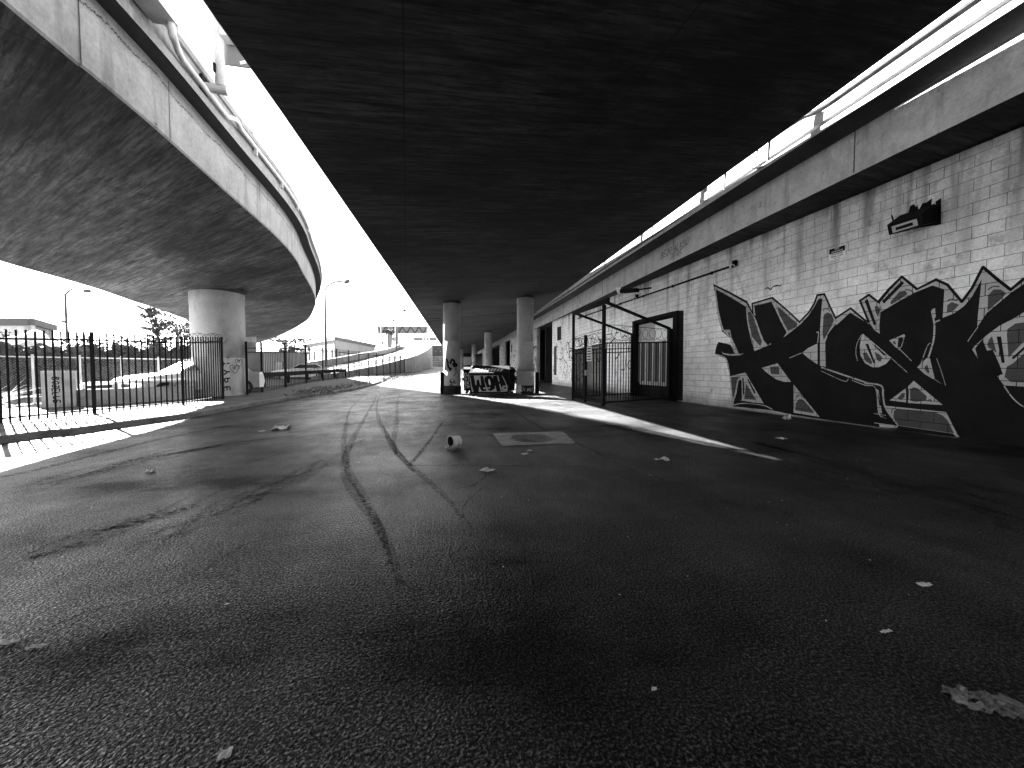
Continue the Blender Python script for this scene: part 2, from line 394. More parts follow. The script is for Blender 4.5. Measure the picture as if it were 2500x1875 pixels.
for y in (7.4, 9.3, 10.8, 12.2, 14):
    p = edge_l(y, .33, 1.13); MB().box(p, (.05, .05, .16)).build('pipe_clamp', MAT['steel_grey'], LV)
jc = onX(436, 66, -3.36); p = (jc[0] - .15, jc[1] - .55, jc[2] + .2); jb = MB().box(p, (.30, 1.1, .40)).build('junction_box', MAT['pipe'], LV)
q = (p[0] + .02, p[1], p[2] + .215); MB().box(q, (.40, 1.2, .025)).build('box_lid', MAT['steel_grey'], jb)
p = edge_l(7.42, .45, 1.15); MB().lathe(p, [(.0, -.15), (.07, -.15), (.07, .17), (0, .17)], 12, (1, .1, 0)).build('post_socket', MAT['steel_grey'], LV)
p = edge_l(7.38, .3, 1.17); MB().box(p, (.04, .2, .24)).build('bracket', MAT['steel_black'], LV)

# ---- centre viaduct, directly overhead
def zs(x, y): return 4.55 + .09 * (x - 1.2) + .008 * (y - 18)
def onS(px, py):
    r = ray(px, py)
    t = (4.55 - .108 - .144 - EYE) / (r[2] - .09 * r[0] - .008 * r[1]); return C0 + r * t
S = 1.1302
le = [onS(a * S, b_ * S) for a, b_ in ((445, 0), (560, 165), (640, 280), (700, 370), (770, 475), (830, 570), (880, 640), (905, 672), (925, 700), (940, 725), (950, 742))]
re = [onS(a * S, b_ * S) for a, b_ in ((2080, 0), (1800, 205), (1500, 425), (1300, 570), (1150, 680))]
YS = [-70, -35, -12, 0, 3, 5, 7, 9, 12, 15, 18, 22, 28, 36, 46, 60, 80, 120, 170]
cl = np.polyfit([p[1] for p in le], [p[0] for p in le], 2); crr = np.polyfit([p[1] for p in re], [p[0] for p in re], 1)
Lc = [(np.polyval(cl, max(min(y, 50), 3)) + (.05 * (y - 50) if y > 50 else 0), y) for y in YS]; Rc = [(np.polyval(crr, min(y, 60)) + (.05 * (y - 60) if y > 60 else 0), y) for y in YS]
Lc = cr([(x, y, zs(x, y)) for x, y in Lc], 3); Rc = cr([(x, y, zs(x, y)) for x, y in Rc], 3)
Oc = outward(Lc, Rc); OLc = [(-a, -b) for a, b in Oc]
CV = T('viaduct', 'straight dark viaduct directly overhead on pairs of slim columns', 'viaduct')
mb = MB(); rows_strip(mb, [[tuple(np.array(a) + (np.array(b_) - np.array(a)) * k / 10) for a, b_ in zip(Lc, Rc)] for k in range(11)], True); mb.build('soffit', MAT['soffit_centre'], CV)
for CC, OO, fl in ((Rc, Oc, True), (Lc, OLc, False)):
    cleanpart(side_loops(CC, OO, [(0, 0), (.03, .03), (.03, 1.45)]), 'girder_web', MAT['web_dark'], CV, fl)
    rw_ = side_loops(CC, OO, [(.03, 1.45), (.35, 1.45), (.35, 1.75), (.3, 2.78), (.08, 2.78), (-.05, 1.75), (-.5, 1.72)])
    for q_ in (3, 4): rw_[q_] = [(x, y, z - .013 * min(max(y - 9, 0), 24)) for x, y, z in rw_[q_]]
    cleanpart(rw_, 'parapet', MAT['parapet'], CV, fl)
mb = MB(); rows_strip(mb, [side_loops(Rc, Oc, [(-.5, 1.72)])[0], side_loops(Lc, OLc, [(-.5, 1.72)])[0]]); mb.build('deck_slab', MAT['asphalt'], CV)
acc = 0
for a, b_, o in zip(Rc[:-1], Rc[1:], Oc):
    while acc < b_[1] - a[1]:
        y_ = a[1] + acc; t_ = acc / (b_[1] - a[1]); MB().box((a[0] + (b_[0] - a[0]) * t_ + .2, y_, a[2] + (b_[2] - a[2]) * t_ + 3.0), (.1, .14, .5)).build('parapet_post', MAT['steel_grey'], CV); acc += 3.6
    acc -= b_[1] - a[1]
# expansion joint crossing the soffit beyond the first columns
mb = MB()
for yj in (26.0,):
    i = min(range(len(Lc)), key=lambda k: abs(Lc[k][1] - yj)); a, b_ = Lc[i], Rc[i]
    mb.bar((a[0], a[1], a[2] - .012), (b_[0], b_[1], b_[2] - .012), .5, .02)
mb.build('expansion_joint', MAT['interior'], CV)

# ---- right viaduct over the block building
YR = [-70, -30, 0, 4, 8, 12, 18, 26, 36, 50, 70, 100, 150]
def xr(y): return 8.08 + .036 * (y - 4)
def zr(y): return 5.09 - .004 * (min(y, 30) - 4) + .006 * max(y - 30, 0)
Lr = cr([(xr(y), y, zr(y)) for y in YR], 3); Rr = [(x + 13, y, z) for x, y, z in Lr]
Or = [(-1, .036)] * len(Lr)
RV = T('viaduct', 'sunlit pale parapet viaduct above the block wall at right', 'viaduct')
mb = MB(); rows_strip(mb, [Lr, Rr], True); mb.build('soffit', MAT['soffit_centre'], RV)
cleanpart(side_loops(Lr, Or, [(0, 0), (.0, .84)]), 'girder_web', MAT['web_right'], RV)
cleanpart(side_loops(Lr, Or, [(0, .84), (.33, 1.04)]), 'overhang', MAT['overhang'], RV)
cleanpart(side_loops(Lr, Or, [(.33, 1.04), (.33, 1.15), (.22, 1.17), (.22, 1.25), (.30, 1.26), (.27, 1.80), (.31, 1.82), (.31, 1.92), (.05, 1.92), (-.1, 1.15), (-.5, 1.1)]), 'parapet', MAT['parapet'], RV)
mb = MB(); rows_strip(mb, [side_loops(Lr, Or, [(-.5, 1.1)])[0], [(x, y, z + 1.1) for x, y, z in Rr]], True); mb.build('deck_slab', MAT['asphalt'], RV)
def edge_r(y, out, up): return (xr(y) - out, y, zr(y) + up)
MB().tube(smooth2([edge_r(y, .35, 1.56) for y in (1, 3, 5, 6.2, 6.6)] + [edge_r(7.0, .36, 1.6), edge_r(7.3, .37, 1.7), edge_r(7.9, .37, 1.74)] + [edge_r(y, .37, 1.74) for y in (9, 12, 16, 22, 30)], 3), .045, 8).build('conduit', MAT['pipe'], RV, True)
MB().tube(smooth2([edge_r(8.6, .42, 1.75), edge_r(8.62, .42, 1.4), edge_r(8.5, .41, 1.22), edge_r(8.3, .36, 1.13), edge_r(8.15, .33, 1.1)], 5), .018, 8).build('drain_stub', MAT['steel_grey'], RV, True)
for yj in (9.6, 8.1, 13.5, 18, 24): MB().box(edge_r(yj, .3, 1.46), (.05, .016, .58)).build('construction_joint', MAT['tar'], RV)
for yj in (6.3, 12.5, 19, 26): MB().box(edge_r(yj, .003, .48), (.006, .02, .9)).build('construction_joint', MAT['tar'], RV)
for y in (6.55, 4.0, 10.5): MB().box(edge_r(y, .36, 1.62), (.09, .07, .14)).build('pipe_clamp', MAT['steel_grey'], RV)

# ================================================================== COLUMNS
def column(base, r, zt, label, n=40, plinth=None, group='round concrete viaduct columns', pr=.03, collar=None):
    t = T('concrete_column', label, 'column', base, group); z0 = base[2]
    prof = [(r * 1.0, -.1), (r, zt - z0 - (collar or 0)), ]
    zz = [(-.1), 1.55, 1.553, 1.559, 1.562] if r > .6 else [-.1, 1.15, 1.153, 1.159, 1.162, 2.6, 2.603, 2.609, 2.612]
    prof = [(r - (.006 if (k % 4 in (2, 3) and k) else 0), z) for k, z in enumerate(zz)] + [(r, zt - z0)]
    MB().lathe(base, prof, n).build('shaft', MAT['column'], t, True)
    MB().lathe(base, [(r + .012, zt - z0 - .09), (r + .012, zt - z0 + .1)], n).build('shadow_gap_ring', MAT['overhang'], t)  # dark top ring, stands in for the shadow gap under the soffit
    if plinth: MB().lathe(base, [(r + pr, -.1), (r + pr, plinth - .02), (r + pr - .02, plinth), (r - .01, plinth)], n).build('plinth', MAT['plinth'], t)
    return t
bp = onZ(538, 970, .14); dv = np.array([bp[0], bp[1], 0]); dv /= np.linalg.norm(dv)
CB = bp + dv * .9; CB[2] = .14
zl = 4.12 + (4.7 - 4.12) * .52
BIGC = column(CB, .9, 4.36, 'thick pale column with tags behind the end of the iron fence', 56)
MB().lathe(CB, [(.903, 3.70), (.91, 3.71), (.91, 4.16), (.905, 4.17)], 56).build('collar', MAT['column'], BIGC, True)
MB().lathe(CB, [(.95, -.1), (.95, .14), (.91, .16)], 56).build('plinth', MAT['column'], BIGC)
pc = depth(598, 812, 37); column((pc[0], pc[1], g(pc[1]) + .1), .9, 4.5, 'distant thick column under the curved viaduct, behind the near one', 32)
def zc(x, y): return zs(x, y) + .02
near = []
for (px, py), lab in (((1104, 963), 'slim column with black base left of the dumpsters'), ((1282, 962), 'slim column with white splash on its black base right of the dumpsters')):
    b0 = onZ(px, py); d_ = np.array([b0[0], b0[1], 0]); d_ /= np.linalg.norm(d_); b0 = b0 + d_ * .44
    near.append((b0, column(b0, .42, zc(b0[0], b0[1]), lab, 36, .42)))
for (x, y), lab in (((5.5, 40.1), 'pale far column with vertical dark tag, third from the camera'), ((6.3, 63), 'far pale column beyond the tagged one under the dark viaduct'), ((5.2, 78), 'farthest grey column in front of the white truck'), ((1.9, 41), 'far column hidden behind the slim column left of the dumpsters'), ((2.3, 62), 'far column in the left row close to the slat barrier')):
    column((x, y, g(y)), .42, zc(x, y), lab, 28)

# ================================================================== BLOCK BUILDING
WX = 9.1; BL, BH = .4064, .2032; JT = .011
WALL = T('block_wall', 'painted concrete block wall with large black graffiti letters under the right viaduct', 'wall', (WX, 12, 0))
Y0, Y1 = 1.6, 29.3
door = (13.25, 16.55, 3.45)
def wall_top(y): return zr(y) - .01
# mortar core, set back behind the block faces
def core(y0, y1, z0, z1): return MB().box((WX + .16, (y0 + y1) / 2, (z0 + z1) / 2), (.314, y1 - y0, z1 - z0))
for a in ((Y0, door[0], -.1, 5.0), (door[1], Y1, -.1, 5.0), (door[0], door[1], door[2], 5.0)): core(*a).build('mortar_core', MAT['mortar'], WALL)
rects = []
r_ = 0; z = .02
while z + BH * .6 < 5.06:
    z1 = min(z + BH, 5.045); y = Y0 - (BL / 2 if r_ % 2 else 0)
    while y < Y1:
        a, b_ = max(y, Y0), min(y + BL, Y1)
        segs = [(a, b_)]
        if z < door[2] - .05: segs = [(a, min(b_, door[0]))] if a < door[0] < b_ else [(max(a, door[1]), b_)] if a < door[1] < b_ else [] if door[0] <= a and b_ <= door[1] else segs
        for s0, s1 in segs:
            if s1 - s0 > .06: rects.append((s0 + JT / 2, s1 - JT / 2, z + JT / 2, z1 - JT / 2))
        y += BL
    z += BH; r_ += 1
def blockbox(a, b_, c, d, x=WX, dp=.03): return [(x, a, c), (x, b_, c), (x, b_, d), (x, a, d), (x + dp, a, c), (x + dp, b_, c), (x + dp, b_, d), (x + dp, a, d)], [(0, 3, 2, 1), (0, 1, 5, 4), (1, 2, 6, 5), (2, 3, 7, 6), (3, 0, 4, 7)]
def vis(rc):
    p = proj((WX, (rc[0] + rc[1]) / 2, (rc[2] + rc[3]) / 2)); return 0 < p[0] < 2500 and 0 < p[1] < 1875
order = sorted([r for r in rects if vis(r)], key=lambda r: (r[0] + .15 * abs(r[2] - 3)) - (3.2 if r[2] > 2.7 else 0))
near_b = order[:296]; ns = set(near_b); meshes = {}
for rc in near_b:
    key = (round(rc[1] - rc[0], 3), round(rc[3] - rc[2], 3))
    if key not in meshes:
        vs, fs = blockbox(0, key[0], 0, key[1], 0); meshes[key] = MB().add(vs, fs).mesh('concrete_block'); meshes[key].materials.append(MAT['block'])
    o = bpy.data.objects.new('concrete_block', meshes[key]); COL.objects.link(o); o.parent = WALL
    o.location = (WX + random.uniform(-.0012, .0012), rc[0], rc[2])
mb = MB()
for rc in rects:
    if rc not in ns: mb.add(*blockbox(*rc))
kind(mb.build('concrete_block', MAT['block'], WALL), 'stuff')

# ---- paint on the wall, cut at every joint so that the blocks stay readable
def clip(tri, rc):
    P = tri
    for ax, lim, sg in ((0, rc[0], 1), (0, rc[1], -1), (1, rc[2], 1), (1, rc[3], -1)):
        Q = []
        for i in range(len(P)):
            a, b_ = P[i - 1], P[i]; da, db = sg * (a[ax] - lim), sg * (b_[ax] - lim)
            if (da >= 0) != (db >= 0):
                t = da / (da - db); Q.append((a[0] + (b_[0] - a[0]) * t, a[1] + (b_[1] - a[1]) * t))
            if db >= 0: Q.append(b_)
        P = Q
        if len(P) < 3: return []
    return P
def wpt(px, py):
    p = onX(px, py, WX); return (p[1], p[2])
def paint_tris(tris, layer, mb):
    x = WX - .0018 - .0008 * layer
    for tr in tris:
        ys_ = [p[0] for p in tr]; zs_ = [p[1] for p in tr]; a0, a1, c0, c1 = min(ys_), max(ys_), min(zs_), max(zs_)
        for rc in rects:
            if rc[1] < a0 or rc[0] > a1 or rc[3] < c0 or rc[2] > c1: continue
            P = clip(tr, rc)
            if len(P) >= 3: mb.poly([(x, p[0], p[1]) for p in P])
def paint_poly(pts, layer, mb):
    P = [wpt(*p) for p in pts]
    tr = tessellate_polygon([[Vector((a, b_, 0)) for a, b_ in P]])
    if layer in (0, 3): mb.add([(WX - .0018 - .0008 * layer, a, b_) for a, b_ in P], [tuple(t) for t in tr])
    else: paint_tris([[P[i] for i in t] for t in tr], layer, mb)
def paint_line(pts, wd, layer, mb):
    P = [Vector(wpt(*p)) for p in smooth2(pts, 4)]; L = []; R = []; sc = None
    for i, p in enumerate(P):
        d = (P[min(i + 1, len(P) - 1)] - P[max(i - 1, 0)]).normalized(); q = Vector((-d.y, d.x)) * wd / 2; L.append(p + q); R.append(p - q)
    paint_tris([[tuple(L[i]), tuple(R[i]), tuple(R[i + 1])] for i in range(len(P) - 1)] + [[tuple(L[i]), tuple(R[i + 1]), tuple(L[i + 1])] for i in range(len(P) - 1)], layer, mb)
def A(l): return [(1720 + a / 3.95, 660 + b_ / 3.95) for a, b_ in l]
def B(l): return [(2080 + a / 3.607, 640 + b_ / 3.607) for a, b_ in l]
sil = A([(272, 1312), (245, 1030), (208, 852), (100, 806), (112, 740), (135, 690), (250, 716), (290, 775), (255, 660), (170, 590), (150, 520), (120, 350), (86, 138), (235, 208), (410, 303), (468, 418), (460, 320), (655, 263), (790, 378), (918, 498), (1010, 400), (1060, 318), (1088, 238), (1157, 228), (1207, 340), (1265, 460), (1410, 366), (1560, 490)]) + \
    B([(150, 528), (72, 338), (150, 287), (230, 350), (330, 233), (440, 127), (575, 238), (740, 152), (842, 198), (970, 350), (1060, 228), (1155, 42), (1290, 158), (1400, 243), (1515, 145), (1760, -20), (2200, 360), (2500, 300), (2500, 2300), (1500, 1860), (985, 1590), (930, 1545), (400, 1480), (200, 1448)]) + A([(1110, 1432), (860, 1395), (650, 1350)])
K0, K1, K2, K3 = MB(), MB(), MB(), MB()
paint_poly(sil, 0, K0)
edge = [Vector(wpt(*p)) for p in sil[12:43]]; K0e = MB()
for a, b_ in zip(edge[:-1], edge[1:]):
    d = (b_ - a).normalized(); q = Vector((-d.y, d.x)) * .021; e = d * .012; K0e.add([(WX - .0062, *(a - e + q)), (WX - .0062, *(b_ + e + q)), (WX - .0062, *(b_ + e - q)), (WX - .0062, *(a - e - q))], [(0, 1, 2, 3)])
K0e.build('black_mural_outline', MAT['paint_black'], WALL)
LG = [A([(97, 155), (225, 218), (405, 318), (470, 434), (440, 404), (398, 348), (250, 258), (108, 181), (135, 380), (165, 510), (185, 572), (168, 576), (140, 500), (112, 330)]),
 A([(172, 575), (245, 572), (262, 650), (300, 730), (330, 805), (290, 800), (270, 750), (255, 660), (210, 615)]),
 A([(165, 775), (180, 797), (250, 808), (380, 803), (330, 824), (230, 820), (176, 806)]),
 A([(400, 332), (468, 427), (495, 470), (540, 600), (575, 680), (612, 725), (640, 700), (640, 714), (560, 747), (482, 779), (455, 690), (425, 560), (405, 440)]),
 A([(467, 327), (655, 272), (672, 292), (640, 303), (480, 343), (492, 442), (474, 424)]),
 A([(655, 273), (790, 388), (917, 509), (1012, 412), (1067, 327), (1094, 249), (1150, 240), (1135, 270), (1100, 276), (1060, 350), (1000, 440), (930, 516), (850, 581), (762, 647), (795, 600), (740, 500), (690, 390), (645, 302)]),
 A([(1138, 270), (1154, 242), (1200, 342), (1262, 467), (1270, 512), (1200, 600), (1165, 690), (1165, 780), (1170, 930), (1115, 920), (1115, 580), (1125, 420)]),
 A([(945, 795), (1000, 750), (1090, 705), (1090, 905), (1020, 860), (965, 815)]),
 A([(248, 1022), (395, 985), (570, 1283), (470, 1275), (330, 1250), (272, 1298), (258, 1150)]),
 A([(550, 942), (705, 897), (835, 1075), (770, 1075), (690, 1050), (600, 985)]),
 A([(860, 1100), (970, 1240), (1110, 1413), (860, 1372)]),
 A([(1268, 470), (1410, 376), (1590, 500), (1590, 520), (1405, 407), (1290, 512), (1268, 532)]),
 B([(95, 630), (180, 700), (300, 800), (345, 845), (300, 895), (235, 925), (180, 925), (115, 890), (75, 820), (70, 740), (80, 670)]),
 B([(330, 690), (460, 635), (468, 650), (440, 740), (420, 775), (380, 745)]),
 B([(82, 342), (150, 300), (225, 354), (262, 388), (250, 440), (240, 550), (245, 630), (200, 600), (152, 530), (112, 430)]),
 B([(248, 357), (337, 247), (440, 142), (570, 249), (740, 168), (833, 209), (970, 360), (1062, 243), (1155, 60), (1290, 170), (1400, 256), (1515, 166), (1760, 10), (1780, 40), (1515, 192), (1400, 270), (1190, 445), (1105, 570), (1110, 470), (1125, 330), (1143, 150), (1060, 300), (990, 385), (900, 450), (800, 490), (815, 240), (710, 205), (560, 265), (420, 340), (252, 440), (242, 560), (240, 440)]),
 B([(697, 432), (712, 412), (732, 405), (738, 480), (725, 500), (708, 490)]),
 B([(575, 925), (670, 835), (685, 840), (730, 1030), (832, 1100), (800, 1078), (640, 985)]),
 B([(333, 1217), (475, 1110), (478, 1235)]), B([(495, 1095), (545, 1045), (800, 1258), (495, 1240)]),
 B([(295, 1265), (830, 1320), (870, 1400), (930, 1520), (985, 1575), (940, 1560), (890, 1510), (410, 1440), (340, 1340)]),
 B([(240, 1427), (410, 1444), (390, 1462), (245, 1452)]), B([(215, 1115), (235, 1130), (265, 1330), (235, 1332)]),
 B([(1060, 770), (1080, 740), (1180, 650), (1300, 560), (1420, 500), (1515, 440), (1760, 330), (1760, 1100), (1515, 1095), (1340, 1085), (1280, 1005), (1330, 985), (1300, 900), (1240, 770), (1190, 780), (1150, 680), (1085, 760), (1110, 850)])]
for p in LG: paint_poly(p, 1, K1)
for p, wd in ((A([(100, 808), (208, 852), (245, 1030), (272, 1300)]), .035), (A([(820, 845), (945, 793)]), .02), (A([(275, 1300), (380, 1282), (560, 1300), (655, 1340)]), .025), (A([(1080, 600), (1100, 600), (1092, 700)]), .02),
              (A([(1125, 935), (1330, 1005), (1580, 1090)]) + B([(110, 1065), (258, 1088), (275, 1180), (300, 1290), (410, 1440)]), .032), (A([(1125, 970), (1345, 1068), (1390, 1045)]), .014),
              (B([(0, 1040), (120, 1085), (210, 1110), (235, 1330), (300, 1375)]), .015), (B([(85, 640), (45, 720), (35, 800), (50, 870)]), .012), (B([(420, 765), (525, 870)]), .012), (B([(330, 830), (430, 920), (487, 970)]), .012),
              (B([(715, 480), (727, 560), (720, 680), (690, 790), (670, 850)]), .026), (B([(725, 530), (775, 510)]), .026), (B([(690, 710), (660, 750), (600, 920)]), .012), (B([(745, 845), (790, 970), (825, 1085)]), .01),
              (B([(195, 1333), (300, 1350)]), .012), (B([(195, 1415), (380, 1440)]), .012), (B([(1340, 1090), (1420, 1200), (1515, 1275), (1650, 1330)]), .016), (B([(1020, 700), (1060, 640), (1110, 570)]), .012)):
    paint_line(p, wd, 1, K1)
MG = [A([(418, 405), (440, 400), (470, 440), (520, 590), (555, 690), (540, 735), (510, 700), (460, 640), (425, 500)]), A([(700, 350), (740, 375), (800, 430), (895, 515), (890, 545), (805, 582), (770, 520), (715, 410)]),
 A([(1150, 430), (1185, 405), (1225, 420), (1250, 480), (1225, 540), (1170, 640), (1150, 675), (1138, 600), (1145, 500)]), A([(255, 1030), (345, 1022), (315, 1060), (295, 1180), (275, 1240), (262, 1120)]), A([(400, 1090), (450, 1170), (480, 1220), (498, 1250), (385, 1240), (395, 1160)]),
 A([(630, 930), (720, 925), (725, 1005), (640, 1000)]), A([(875, 1350), (880, 1280), (915, 1240), (950, 1245), (1000, 1300), (1060, 1372), (1040, 1376)]), A([(225, 590), (245, 600), (250, 640), (235, 625)]),
 B([(95, 800), (130, 795), (180, 880), (170, 900), (120, 870)]), B([(200, 790), (240, 810), (270, 840), (250, 880), (220, 860)]), B([(355, 700), (380, 695), (390, 720), (375, 728)]), B([(200, 390), (225, 385), (250, 420), (230, 480), (210, 440)]),
 B([(340, 350), (420, 260), (470, 250), (490, 280), (420, 330), (345, 375)]), B([(835, 450), (840, 380), (880, 350), (945, 375), (900, 425)]), B([(1195, 430), (1200, 290), (1250, 240), (1310, 240), (1362, 275), (1300, 340)]), B([(640, 920), (665, 905), (685, 970), (670, 980), (645, 950)]),
 B([(400, 1200), (440, 1155), (468, 1150), (465, 1190), (430, 1215)]), B([(512, 1120), (540, 1100), (580, 1110), (660, 1180), (655, 1220), (560, 1230), (515, 1220)]), B([(370, 1310), (400, 1290), (740, 1325), (800, 1350), (845, 1395), (900, 1508), (410, 1438), (365, 1360)]),
 B([(1195, 720), (1210, 680), (1235, 650), (1275, 800), (1250, 780), (1200, 750)]), B([(1370, 590), (1440, 540), (1515, 530), (1700, 480), (1700, 620), (1515, 700), (1380, 840), (1365, 640)]), B([(1420, 890), (1520, 800), (1700, 700), (1700, 1060), (1515, 1060), (1400, 1055), (1345, 1010), (1365, 920)])]
for p in MG: paint_poly(p, 2, K2)
for p in (A([(1145, 395), (1165, 368), (1195, 375), (1210, 395)]), A([(878, 1245), (905, 1210), (945, 1215), (965, 1245)]), A([(885, 1225), (908, 1192), (940, 1195)]), B([(470, 240), (520, 250), (545, 275)]), B([(840, 345), (870, 325), (930, 340)]), B([(1200, 245), (1240, 215), (1300, 215)]), B([(350, 1330), (355, 1300), (385, 1288)]), B([(660, 1225), (690, 1210), (695, 1230)])): paint_line(p, .02, 2, K2)
DK = [A([(330, 1062), (358, 1055), (362, 1245), (278, 1290), (310, 1180)]), A([(365, 1030), (378, 1040), (388, 1200), (372, 1195)]), A([(412, 1048), (425, 1050), (495, 1180), (480, 1190)]), B([(120, 722), (145, 718), (205, 885), (190, 890)]), B([(175, 715), (215, 740), (300, 815), (285, 825)]),
 B([(415, 665), (440, 658), (455, 680), (430, 750), (408, 748)]), B([(112, 340), (140, 325), (215, 545), (195, 560)]), B([(265, 345), (440, 165), (462, 185), (285, 365)]), B([(228, 1130), (258, 1265), (242, 1265)]), B([(1275, 655), (1315, 655), (1348, 885), (1320, 888)]), B([(1405, 845), (1515, 745), (1600, 680), (1600, 705), (1515, 775), (1425, 855)])]
for p in DK: paint_poly(p, 3, K3)
for p, wd in ((A([(560, 950), (610, 1015), (690, 1065)]), .03), (A([(1115, 585), (1100, 760), (1100, 900)]), .02), (A([(1170, 780), (1200, 690), (1262, 560)]), .02), (A([(582, 182), (612, 168), (640, 185), (660, 160), (700, 145), (730, 150), (745, 135)]), .035), (A([(465, 680), (475, 770)]), .02), (A([(560, 560), (600, 660), (625, 690)]), .015)): paint_line(p, wd, 3, K3)
def edge_light(): pass
K0.build('black_mural_paint', MAT['paint_black'], WALL); K1.build('pale_mural_paint', MAT['paint_light'], WALL); K2.build('grey_mural_paint', MAT['paint_mid'], WALL); K3.build('black_mural_detail', MAT['paint_black'], WALL)

# ---- closing the building: back wall, far piers, inner recesses
BLD = T('inner_building', 'dark inner walls seen in the openings beyond the block wall', 'wall')
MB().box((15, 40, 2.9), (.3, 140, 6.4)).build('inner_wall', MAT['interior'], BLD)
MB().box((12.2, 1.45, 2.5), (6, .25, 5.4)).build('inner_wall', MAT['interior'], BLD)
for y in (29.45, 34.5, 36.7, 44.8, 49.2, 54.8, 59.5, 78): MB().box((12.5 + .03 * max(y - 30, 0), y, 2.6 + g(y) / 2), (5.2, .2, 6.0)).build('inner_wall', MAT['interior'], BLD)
def scribble(fn, u0, u1, v0, v1, n, wd, mb, seed=0, big=.5):
    rr = random.Random(seed)
    for _ in range(n):
        u, v = rr.uniform(u0, u1), rr.uniform(v0, v1); sz = rr.uniform(.25, 1) * big; a = rr.uniform(0, 6.3); P = []
        turn = rr.uniform(-4.5, 4.5); L = rr.uniform(.6, 1.4) * sz
        for k in range(12):
            P.append((min(max(u, u0), u1), min(max(v, v0), v1))); u += math.cos(a) * L / 11; v += math.sin(a) * L / 11; a += turn / 11 + rr.uniform(-.2, .2)
        ribbon(P, wd * rr.uniform(.5, 1.4), fn, mb)
for (a, b_), lab, sd_ in (((34.6, 36.6), 'narrow scrawled pier between two dark openings', 1), ((44.9, 49.1), 'scrawled wall section behind the slim column right of the dumpsters', 2), ((54.9, 59.3), 'far scrawled wall section with a small lit lamp', 3), ((77, 87), 'farthest graffiti wall section beyond the pale columns', 4)):
    xw = 9.1 + .03 * (a - 30); zt = zr(a) - .02; z0 = g(a)
    t = T('graffiti_pier', lab, 'wall', (xw, a, z0)); MB().box((xw + .16, (a + b_) / 2, (z0 + zt) / 2 - .1), (.3, b_ - a, zt - z0 + .2)).build('wall_face', MAT['lowwall'], t)
    mb = MB(); scribble(lambda u, v: (xw + .005, u, v), a + .1, b_ - .1, z0 + .3, z0 + 3.2, 34, .09, mb, sd_, 1.4); mb.build('spray_lines', MAT['paint_black'], t)
    if sd_ == 2: MB().box((xw, 48, z0 + 3.4), (.04, .5, 1)).build('vent_opening', MAT['steel_black'], t)
lp = T('wall_lamp', 'tiny lit lamp on the far scrawled wall section', 'lamp', (9.8, 56, 4.6))
MB().lathe((9.75, 56.5, 4.5), [(0, -.14), (.13, -.1), (.16, 0), (.13, .1), (0, .14)], 12).build('globe', MAT['white'], lp, True)
# spray lines on the far end of the near wall
mb = MB(); scribble(lambda u, v: (WX - .006, u, v), 22.5, 29.0, .5, 3.3, 60, .055, mb, 11, 1.3)
scribble(lambda u, v: (WX - .006, u, v), 16.8, 22.3, 1.2, 3.1, 14, .06, mb, 12, 1.2); mb.build('spray_lines', MAT['paint_black'], WALL)
mb = MB(); scribble(lambda u, v: (WX - .0075, u, v), 22.5, 29.0, .5, 3.3, 30, .06, mb, 21, 1.1); mb.build('pale_spray_lines', MAT['paint_white'], WALL)
MB().box((WX, 27.55, 3.9), (.05, .85, 1.0)).build('vent_opening', MAT['steel_black'], WALL)
MB().box((WX, 28.5, 1.9), (.05, .6, 2.2)).build('side_door', MAT['interior'], WALL)

# ---- door in the wall, with black surround
dr = T('shutter_door', 'boarded door with black frame and pale pane inside the iron cage', 'door', (WX, 14.9, 0))
MB().box((WX + .20, 14.9, 1.73), (.06, 3.3, 3.46)).build('door_core', MAT['paint_black'], dr)
nb = 11
for k in range(nb):
    y0, y1 = 13.42 + k * 2.95 / nb, 13.42 + (k + 1) * 2.95 / nb - .02
    m_ = [MAT['paint_mid'], MAT['paint_light'], MAT['paint_mid'], MAT['lowwall']][(k * 7 + 3) % 4]
    MB().box((WX + .15, (y0 + y1) / 2, 1.5 + .02 * (k % 3)), (.04, y1 - y0, 1.75)).build('board', m_, dr)
MB().box((WX + .13, 14.35, 2.83), (.03, 1.25, .85)).build('pane', MAT['paint_white'], dr)
MB().box((WX + .15, 15.7, 2.83), (.03, 1.3, .85)).build('pane', MAT['paint_light'], dr)
MB().box((WX + .12, 14.75, .62), (.04, 2.8, .16)).build('bottom_rail', MAT['paint_light'], dr)
MB().box((WX + .02, 16.5, 1.73), (.16, .22, 3.46)).build('jamb', MAT['paint_black'], dr)
MB().box((WX + .02, 13.35, 1.73), (.16, .26, 3.46)).build('jamb', MAT['paint_black'], dr)
MB().box((WX + .02, 14.9, 3.4), (.16, 2.84, .14)).build('lintel', MAT['paint_black'], dr)
mb = MB(); rr = random.Random(5)
mb.add([(WX - .0015, 12.86, .05), (WX - .0015, 13.25, .05), (WX - .0015, 13.25, 3.46), (WX - .0015, 12.9, 3.42)], [(0, 1, 2, 3)])
mb.build('black_surround_paint', MAT['paint_black'], WALL)

